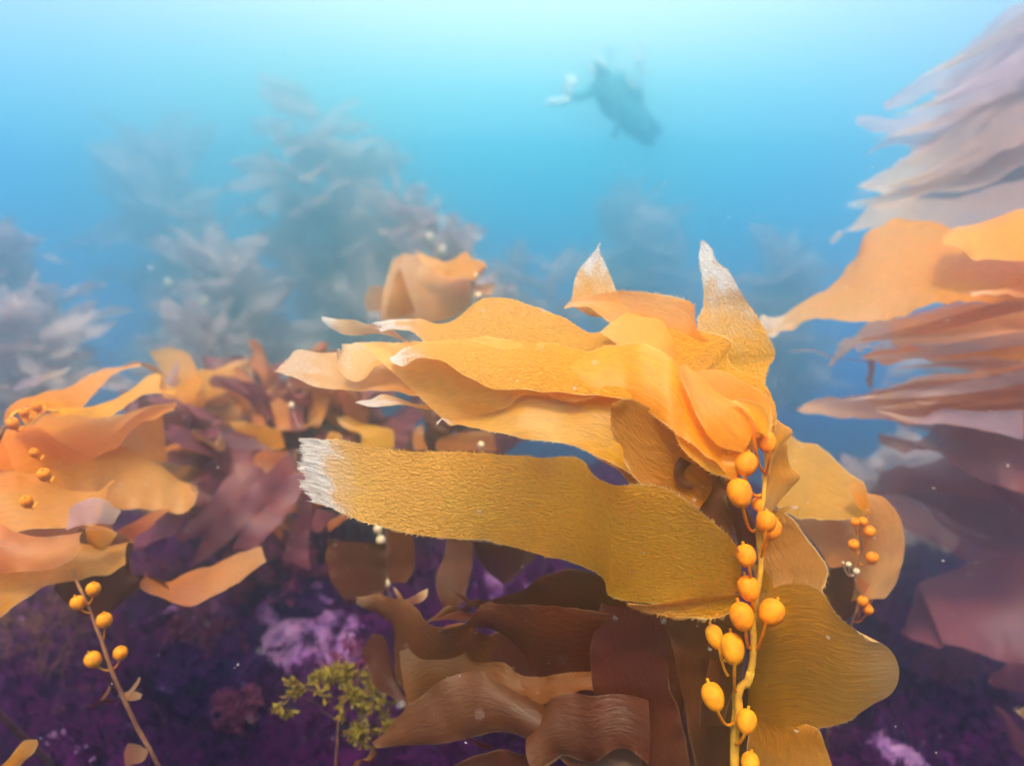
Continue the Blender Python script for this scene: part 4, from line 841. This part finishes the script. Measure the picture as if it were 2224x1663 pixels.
wild_kelp('spindly far kelp just left of the open blue channel', (875, 435), 4.9, 170, 420, 36, 17, 1.0)
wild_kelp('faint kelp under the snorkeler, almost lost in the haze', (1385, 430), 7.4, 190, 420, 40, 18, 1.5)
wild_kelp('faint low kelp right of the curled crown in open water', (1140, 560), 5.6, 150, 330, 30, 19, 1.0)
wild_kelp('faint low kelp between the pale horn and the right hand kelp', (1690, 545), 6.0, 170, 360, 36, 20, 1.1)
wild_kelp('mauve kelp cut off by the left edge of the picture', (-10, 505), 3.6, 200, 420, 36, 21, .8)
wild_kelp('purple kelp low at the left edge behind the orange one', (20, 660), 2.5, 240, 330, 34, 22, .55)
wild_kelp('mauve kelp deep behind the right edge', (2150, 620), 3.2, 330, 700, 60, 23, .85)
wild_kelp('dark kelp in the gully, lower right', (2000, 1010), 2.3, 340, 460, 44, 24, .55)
NG = 'low reddish kelp plants crowding the reef crest'
wild_kelp('low reddish kelp on the reef crest left of centre', (600, 830), 1.95, 190, 210, 28, 25, .6, near=NB, group=NG)
wild_kelp('low reddish kelp behind the white ragged blade tips', (760, 850), 1.9, 200, 170, 26, 26, .56, near=NB, group=NG)
wild_kelp('low mauve kelp between the orange kelp and the pale flaring one', (430, 900), 1.7, 190, 220, 24, 27, .56, near=NB, group=NG)
wild_kelp('low mauve kelp in the gap above the long front blade', (980, 900), 2.0, 200, 150, 22, 28, .5, near=NB, group=NG)

# ------------------------------------------------------------------ drifting scraps of torn blade
def scrap(A, B, d, label, mat=K_WHT):
    o = blade(None, A, B, d, d, mat=mat, bl=.95, blv=.7, nu=36, nv=8, rip=.004, edge_r=.003, name='kelp_scrap'); o['label'] = label; o['category'] = 'kelp scrap'; o['group'] = 'torn kelp scraps adrift'
scrap('F90,250 130,215 250,180 310,160 400,140 490,115', 'F100,275 150,262 250,240 330,205 400,190 485,125', 1.5, 'pale torn blade scrap adrift left, above the orange kelp')
scrap('M1530,490 1460,510 1400,550 1318,588', 'M1530,494 1480,530 1420,578 1322,594', 3.6, 'slim white sliver adrift in front of the widest far column')
scrap('N270,930 290,935 310,960', 'N275,945 290,955 308,962', 1.9, 'tiny white fleck adrift at left in front of mauve kelp')
scrap('N180,645 220,655 270,655', 'N185,655 225,668 268,662', 2.2, 'small dim shred adrift near the left edge')
scrap('F0,250 40,245 60,260', 'F0,270 40,262 60,264', 1.6, 'short pale shred at the left edge below the torn scrap')
# ------------------------------------------------------------------ coralline rocks
M_COR = plain('coralline_crust', (.48, .22, .44), .9, (.12, .03, .15), 26, bump=1.0, bd=.02)
M_RCK = plain('dark_rock', (.055, .004, .07), .95, (.02, .001, .04), 18, bump=1.0, bd=.02)
def rock(px, py, r, sq, mat, label, seed, name='rock', dz=0):
    q = hit(px, py); bm = bmesh.new(); bmesh.ops.create_icosphere(bm, subdivisions=6, radius=1)
    for v in bm.verts:
        c = v.co.copy()
        h = 1 + .30 * noise.noise(c * 1.3 + Vector((seed, 0, 0))) + .22 * (1 - abs(noise.noise(c * 3.1 + Vector((seed, 3, 0)))) * 2) * .6 + .10 * (1 - 2 * abs(noise.noise(c * 8 + Vector((0, seed, 0))))) + .05 * noise.noise(c * 20) + .03 * noise.noise(c * 45)
        v.co = Vector((c.x * h * sq[0], c.y * h * sq[1], c.z * h * sq[2])) * r
    me = bpy.data.meshes.new(name); bm.to_mesh(me); bm.free(); smooth(me); me.materials.append(mat)
    o = link(name, me); o.location = (q.x, q.y, floor_z(q.x, q.y, False) + dz); o.rotation_euler.z = seed
    o['label'] = label; o['category'] = 'rock'; o['group'] = 'crusted rocks on the reef'; return o
rock(625, 1375, .060, (1.2, 1, .75), M_COR, 'lumpy lilac crusted rock left of the yellow seaweed', 1)
rock(705, 1405, .055, (1.1, 1, .8), M_COR, 'lilac crusted rock touching the tips of the yellow seaweed', 2)
rock(395, 1322, .040, (1.5, 1, .6), M_COR, 'small lilac crusted rock under the speckled brown blade', 3)
rock(620, 1470, .040, (1.1, 1, .7), M_COR, 'lowest lilac crusted rock beside the yellow seaweed', 4)
rock(480, 1390, .115, (1.3, 1, .62), M_RCK, 'dark purple boulder in the bottom left', 5, dz=-.02)
rock(640, 1265, .10, (1.4, 1, .8), M_RCK, 'dark mossy rock under the front blade', 6, dz=-.01)
rock(1950, 1668, .06, (1.6, 1, .6), M_COR, 'dim lilac rock at the bottom right', 7)
rock(330, 1310, .05, (1.2, 1, .9), M_RCK, 'small dark rock behind the bare stipe', 8)

# ------------------------------------------------------------------ branching seaweeds
def bush(root_name, label, base, spread, hgt, n, mat, seed, flat=.006, cat='seaweed', dirn=(0, 0, 1), levels=4, leaf=1.0, group=None, stem=.0012):
    rnd = random.Random(seed); root = thing(root_name, label, cat, base, group)
    sv = []; sf = []; lv = []; lf = []
    def seg(a, b, r0, r1):
        t = (b - a).normalized(); x = t.orthogonal().normalized(); y = t.cross(x); k = len(sv)
        for c, r in ((a, r0), (b, r1)):
            for q in range(5): g = 6.2832 * q / 5; sv.append(c + (x * math.cos(g) + y * math.sin(g)) * r)
        for q in range(5): sf.append((k + q, k + (q + 1) % 5, k + 5 + (q + 1) % 5, k + 5 + q))
    def leaflet(p, d, L):
        s = d.cross(Vector((rnd.gauss(0, 1), rnd.gauss(0, 1), rnd.gauss(0, 1)))).normalized(); k = len(lv); w = L * .26 * leaf
        up = d.cross(s) * L * .12
        pp = [p, p + d * L * .3 + s * w * .6, p + d * L * .62 + s * w, p + d * L * .92 + s * w * .8, p + d * L + up, p + d * L * .9 - s * w * .8, p + d * L * .6 - s * w * .95, p + d * L * .3 - s * w * .6]
        m = p + d * L * .55 + up * .6
        lv.extend(pp + [m])
        for q in range(8): lf.append((k + q, k + (q + 1) % 8, k + 8))
    def grow(p, d, L, lev, r):
        steps = 3
        for q in range(steps):
            d2 = (d + Vector((rnd.gauss(0, .22), rnd.gauss(0, .22), rnd.gauss(0, .16)))).normalized(); e = p + d2 * L / steps
            seg(p, e, r, r * .85); p = e; d = d2; r *= .85
            if lev <= 2 and rnd.random() < .85: leaflet(p, (d + Vector((rnd.gauss(0, .8), rnd.gauss(0, .8), rnd.gauss(0, .6)))).normalized(), flat * (1 + rnd.random()))
        if lev > 0:
            for q in range(rnd.choice((2, 2, 3))):
                dd = (d + Vector((rnd.gauss(0, .55), rnd.gauss(0, .55), rnd.gauss(0, .35)))).normalized(); grow(p, dd, L * .72, lev - 1, r)
        else:
            for q in range(4): leaflet(p, (d + Vector((rnd.gauss(0, .6), rnd.gauss(0, .6), rnd.gauss(0, .5)))).normalized(), flat * (1.1 + rnd.random()))
    for i in range(n):
        a = rnd.random() * 6.28; d = (Vector(dirn) + Vector((math.cos(a) * spread, math.sin(a) * spread, 0)) * rnd.random()).normalized()
        grow(Vector((math.cos(a), math.sin(a), 0)) * .008, d, hgt * (.26 + .14 * rnd.random()), levels, stem)
    me = bpy.data.meshes.new('branches'); me.from_pydata(sv, [], sf); smooth(me); me.materials.append(mat[0]); link('branches', me, root)
    if lv:
        me = bpy.data.meshes.new('leaves'); me.from_pydata(lv, [], lf); me.materials.append(mat[1]); link('leaves', me, root)
    return root
def on_floor(px, py, dz=0):
    q = hit(px, py); return Vector((q.x, q.y, floor_z(q.x, q.y) + dz))
q = at(735, 1560, 1.12); YB = bush('seaweed', 'bright yellow green leafy seaweed on the purple reef', q, .8, .115, 4, (M_STIPED, M_YEL), 31, flat=.0085, leaf=.6, dirn=(-.12, .1, 1))
tube(YB, [at(735, 1560, 1.12), at(733, 1610, 1.13), at(728, 1680, 1.15), on_floor(728, 1700)], .0022, M_STIPED, name='stem')
q = at(800, 1600, 1.10); bush('seaweed', 'second yellow green seaweed tuft, lower right of the brighter one', q, .7, .06, 3, (M_STIPED, M_YEL), 32, flat=.008, leaf=.6, dirn=(-.1, 0, 1), levels=3)
q = at(560, 1255, 1.5); bush('seaweed', 'feathery crimson seaweed on the dark mossy rock', on_floor(590, 1290), .9, .16, 12, (M_RED, M_RED), 33, flat=.006, levels=4)
bush('seaweed', 'feathery purple seaweed tuft right of the crimson one', on_floor(680, 1270), .9, .12, 9, (M_RED, M_RED), 34, flat=.005, levels=4)
bush('seaweed', 'small pinkish tuft beneath the ragged left blade', on_floor(325, 1275), .9, .11, 7, (M_RED, M_RED), 35, flat=.005, levels=3)
bush('seaweed', 'dark magenta tuft right of the bare stipe', on_floor(430, 1430), 1.0, .12, 9, (M_RED, M_RED), 36, flat=.005, levels=4)
bush('seaweed', 'low crimson tuft at the bottom edge left of the yellow seaweed', on_floor(520, 1610), 1.0, .09, 9, (M_RED, M_RED), 37, flat=.005, levels=4)
bush('seaweed', 'wiry brown bare branches left of the young stipe', on_floor(110, 1530), .7, .26, 6, (M_STIPED, M_STIPED), 38, flat=.004, levels=4, leaf=.25, dirn=(.15, 0, 1))
bush('seaweed', 'wiry brown bare branches at the left edge', on_floor(15, 1500), .7, .24, 5, (M_STIPED, M_STIPED), 39, flat=.004, levels=4, leaf=.25, dirn=(.2, 0, 1))
bush('seaweed', 'thin reddish sprigs behind the yellow seaweed', at(765, 1480, 1.22), .5, .09, 4, (M_RED, M_RED), 40, flat=.004, levels=3, dirn=(.1, 0, 1))
bush('seaweed', 'dark tuft in the gully at the lower right', on_floor(2050, 1500), 1.0, .14, 8, (M_RED, M_RED), 41, flat=.006, levels=4)
o = blade(None, 'G-60,1700 40,1620 100,1540 180,1470 255,1470', 'G20,1800 90,1700 160,1620 230,1560 262,1500', .9, .9, mat=K_AMB, name='kelp_scrap', nu=40, nv=12, rip=.004)
o['label'] = 'orange blade piece in the bottom left corner'; o['category'] = 'kelp scrap'
o = blade(None, 'G850,1560 880,1500 960,1500 1015,1540', 'G860,1660 920,1640 990,1610 1012,1570', 1.05, 1.05, mat=K_GRY, name='kelp_scrap', nu=30, nv=12, rip=.003)
o['label'] = 'small tan leaf on the dark turf at the bottom'; o['category'] = 'kelp scrap'

# suspended particles: countless
rnd = random.Random(77); vs = []; fs = []
for i in range(1500):
    d = .35 + 2.6 * rnd.random() ** .8; c = at(rnd.uniform(-100, 2324), rnd.uniform(250, 1700), d)
    s = (.0004 + .0007 * rnd.random() ** 3) ; k = len(vs); a = Vector((rnd.gauss(0, 1), rnd.gauss(0, 1), rnd.gauss(0, .5))).normalized(); b_ = a.orthogonal().normalized(); e = a.cross(b_)
    el_ = 1 + 1.6 * rnd.random() ** 2
    for v in ((a * el_), -a * el_, b_ * .6, -b_ * .6, e * .6, -e * .6): vs.append(c + v * s)
    fs += [(k, k + 2, k + 4), (k, k + 4, k + 3), (k, k + 3, k + 5), (k, k + 5, k + 2), (k + 1, k + 4, k + 2), (k + 1, k + 3, k + 4), (k + 1, k + 5, k + 3), (k + 1, k + 2, k + 5)]
me = bpy.data.meshes.new('suspended_particles'); me.from_pydata(vs, [], fs); me.materials.append(plain('particle', (.85, .78, .72), .9, (.7, .6, .6), 5))
o = link('suspended_particles', me); o['kind'] = 'stuff'; o['label'] = 'tiny pale particles drifting in the water'; o['category'] = 'particles'

# ------------------------------------------------------------------ snorkeler, far off near the surface
DV = 6.9
def dp(zx, zy, dd=0): return at(1100 + zx / 4.793, 60 + zy / 4.793, DV + dd)
kd = DV * T / 1112 / 4.793             # metres per zoom-H pixel at the snorkeler
pr = thing('person', 'snorkeler in a dark wetsuit, dim through the blue water near the surface', 'person', dp(1150, 750))
def skin(name, joints, edges, mat, parent, sub=2, rootv=0):
    me = bpy.data.meshes.new(name); me.from_pydata([j[0] - parent.location for j in joints], edges, [])
    o = link(name, me, parent); md = o.modifiers.new('s', 'SKIN')
    for i, j in enumerate(joints):
        r = j[1] if isinstance(j[1], tuple) else (j[1], j[1]); me.skin_vertices[0].data[i].radius = r; me.skin_vertices[0].data[i].use_root = (i == rootv)
    s_ = o.modifiers.new('u', 'SUBSURF'); s_.levels = sub; s_.render_levels = sub
    me.materials.append(mat); md.use_smooth_shade = True; return o
u_ = kd
J = [(dp(1300, 900, .10), (.15, .13)), (dp(1190, 770, .02), (.145, .12)), (dp(1080, 620, -.05), (.19, .13)), (dp(1020, 510, -.08), (.075, .075)),   # pelvis waist chest neck
     (dp(960, 430, -.14), (.095, .105)), (dp(915, 365, -.18), (.085, .095)),                                                             # head
     (dp(900, 650, -.10), .068), (dp(760, 720, -.30), .052), (dp(690, 720, -.50), .036),                                                       # left arm to the front
     (dp(1230, 600, .02), .070), (dp(1330, 760, .05), .055), (dp(1400, 900, -.02), .036),                                                    # right arm along the side
     (dp(1330, 1040, .05), .12), (dp(1430, 1130, .40), .085), (dp(1500, 1090, .85), .055),                                               # legs drawn up, trailing away
     (dp(1400, 960, .20), .12), (dp(1500, 1040, .55), .085), (dp(1570, 1010, 1.0), .055)]
Ed = [(0, 1), (1, 2), (2, 3), (3, 4), (4, 5), (2, 6), (6, 7), (7, 8), (2, 9), (9, 10), (10, 11), (0, 12), (12, 13), (13, 14), (0, 15), (15, 16), (16, 17)]
skin('body', J, Ed, M_SUIT, pr)
# hands with fingers
def hand(wr, d, nrm, mat):
    d = d.normalized(); s = d.cross(nrm).normalized(); P = [(wr, .026), (wr + d * .05, (.036, .020)), (wr + d * .09, (.038, .018))]; E_ = [(0, 1), (1, 2)]
    for k, (o_, L) in enumerate(((-.028, .062), (-.010, .075), (.010, .072), (.028, .056))):
        a = len(P); b0 = wr + d * .105 + s * o_; P += [(b0, .010), (b0 + d * L * .5 + nrm * .008, .009), (b0 + d * L * .85 + nrm * .03, .008)]; E_ += [(2, a), (a, a + 1), (a + 1, a + 2)]
    a = len(P); P += [(wr + d * .045 - s * .045, .012), (wr + d * .085 - s * .062 + nrm * .02, .010)]; E_ += [(1, a), (a, a + 1)]
    return skin('hand', P, E_, mat, pr, 1)
hand(dp(690, 720, -.50), dp(650, 640, -.52) - dp(690, 720, -.50), Vector((0, -1, .2)), M_PALE)
hand(dp(1400, 900, -.02), dp(1440, 1010, -.02) - dp(1400, 900, -.02), Vector((0, -1, 0)), M_SUIT)
# mask: strap band, frame, two pale lenses; snorkel
fc = dp(880, 390, -.26); hd = dp(940, 400, -.16)
def ellip(name, c, ax, rot, mat, parent, seg=3):
    bm = bmesh.new(); bmesh.ops.create_icosphere(bm, subdivisions=seg, radius=1)
    for v in bm.verts: v.co = Vector((v.co.x * ax[0], v.co.y * ax[1], v.co.z * ax[2]))
    me = bpy.data.meshes.new(name); bm.to_mesh(me); bm.free(); smooth(me); me.materials.append(mat)
    o = link(name, me, parent); o.location = c - parent.location; o.rotation_euler = rot; return o
mk = ellip('mask', dp(925, 395, -.27), (.105, .05, .055), (0, R(20), 0), M_SUIT, pr)
def lens(c, L, w, rz):
    o = ellip('lens', Vector(c) , (L, .018, w), (0, rz, 0), M_PALE, pr); o.parent = mk
    o.location = mk.matrix_basis.inverted() @ (Vector(c) - pr.location); o.rotation_euler = (0, rz - R(20), 0); return o
lens(dp(885, 425, -.32), 92 * kd, 30 * kd, R(66)); lens(dp(985, 365, -.32), 105 * kd, 28 * kd, R(36))
tube(pr, [dp(1010, 470, -.25), dp(1060, 380, -.22), dp(1075, 260, -.2), dp(1040, 215, -.2)], .012, M_SUIT, name='snorkel', seg=8)
def fin(a, d, w, L):
    d = d.normalized(); s = d.cross(Vector((0, 0, 1))).normalized(); n = s.cross(d); vs = []; m_ = 10
    for i in range(m_):
        u = i / (m_ - 1); ww = w * (.45 + .55 * u ** .7) * (1 - .25 * max(0, u - .9) / .1)
        for j in (-1, -.9, 0, .9, 1):
            th = .012 if abs(j) > .85 else .004
            for q in (-1, 1): vs.append(a + d * L * u + s * ww * j + n * (th * q * (1 - .5 * u) - .05 * u * u))
    fs = []
    for i in range(m_ - 1):
        for j in range(4):
            k = i * 10 + j * 2; fs += [(k, k + 2, k + 12, k + 10), (k + 1, k + 11, k + 13, k + 3)]
        k = i * 10; fs += [(k, k + 10, k + 11, k + 1), (k + 8, k + 9, k + 19, k + 18)]
    k = (m_ - 1) * 10
    for j in range(4): fs += [(k + 2 * j, k + 2 * j + 2, k + 2 * j + 3, k + 2 * j + 1), (2 * j, 2 * j + 1, 2 * j + 3, 2 * j + 2)]
    me = bpy.data.meshes.new('fin'); me.from_pydata([v - pr.location for v in vs], [], fs); me.materials.append(M_SUIT); return link('fin', me, pr)
fin(dp(1500, 1090, .88), Vector((.12, .9, -.12)), .10, .45); fin(dp(1570, 1010, 1.02), Vector((.12, .9, -.05)), .10, .45)
# buoyancy vest, steel cylinder and hanging gauge hose
ellip('vest', dp(1180, 720, .06), (.24, .17, .27), (0, R(-42), 0), M_SUIT, pr)
tube(pr, [dp(1150, 560, .24), dp(1170, 590, .26), dp(1330, 800, .32), dp(1420, 930, .36), dp(1435, 950, .36)], [.03, .085, .09, .09, .05], M_SUIT, name='cylinder', seg=16)
tube(pr, [dp(1130, 780, -.1), dp(1135, 900, -.12), dp(1150, 1040, -.1), dp(1120, 1150, -.05)], [.02, .02, .035], M_SUIT, name='gauge_hose', seg=8)
# pale camera housing held out in front
cam_ = thing('camera', 'white waterproof camera held out by the snorkeler', 'camera', dp(560, 775, -.55))
def rbox(name, c, dim, rot, mat, parent, bev=.3):
    bm = bmesh.new(); bmesh.ops.create_cube(bm, size=1)
    for v in bm.verts: v.co = Vector((v.co.x * dim[0], v.co.y * dim[1], v.co.z * dim[2]))
    bmesh.ops.bevel(bm, geom=bm.edges[:] + bm.verts[:], offset=min(dim) * bev, segments=3, affect='EDGES')
    me = bpy.data.meshes.new(name); bm.to_mesh(me); bm.free(); smooth(me); me.materials.append(mat)
    o = link(name, me, parent); o.location = Vector(c) - parent.location; o.rotation_euler = rot; return o
rbox('housing', dp(600, 768, -.55), (170 * kd, .07, 62 * kd), (0, R(-12), 0), M_PALE, cam_, .45)
ellip('lens', dp(478, 780, -.56), (52 * kd, .04, 42 * kd), (0, R(-30), 0), M_PALE, cam_)
tube(cam_, [dp(440, 800, -.56), dp(400, 812, -.56), dp(365, 800, -.56)], .006, M_PALE, name='strap', seg=6)
rbox('slate', dp(655, 610, -.5), (105 * kd, .012, 180 * kd), (0, R(18), 0), M_PALE, pr, .3)
# air bubbles above the shoulder
rnd = random.Random(9); bm = bmesh.new()
for c, s, n in (((1380, 330), 45, 60), ((1420, 170), 38, 24), ((1430, 460), 16, 14), ((1200, 455), 16, 10), ((1270, 540), 26, 16), ((1330, 600), 26, 14), ((1130, 165), 12, 5)):
    for i in range(n):
        p_ = dp(c[0] + rnd.gauss(0, s * .5), c[1] + rnd.gauss(0, s * .9), -.1 + rnd.gauss(0, .05))
        bmesh.ops.create_icosphere(bm, subdivisions=1, radius=(.4 + rnd.random()) * 20 * kd, matrix=Matrix.Translation(p_))
me = bpy.data.meshes.new('air_bubbles'); bm.to_mesh(me); bm.free(); smooth(me); me.materials.append(plain('bubble', (.95, .9, .92), .3, (.9, .88, .9), 3, bump=0, trans=.4))
o = link('air_bubbles', me); o['kind'] = 'stuff'; o['label'] = 'rising cluster of pale air bubbles beside the snorkeler'; o['category'] = 'bubbles'
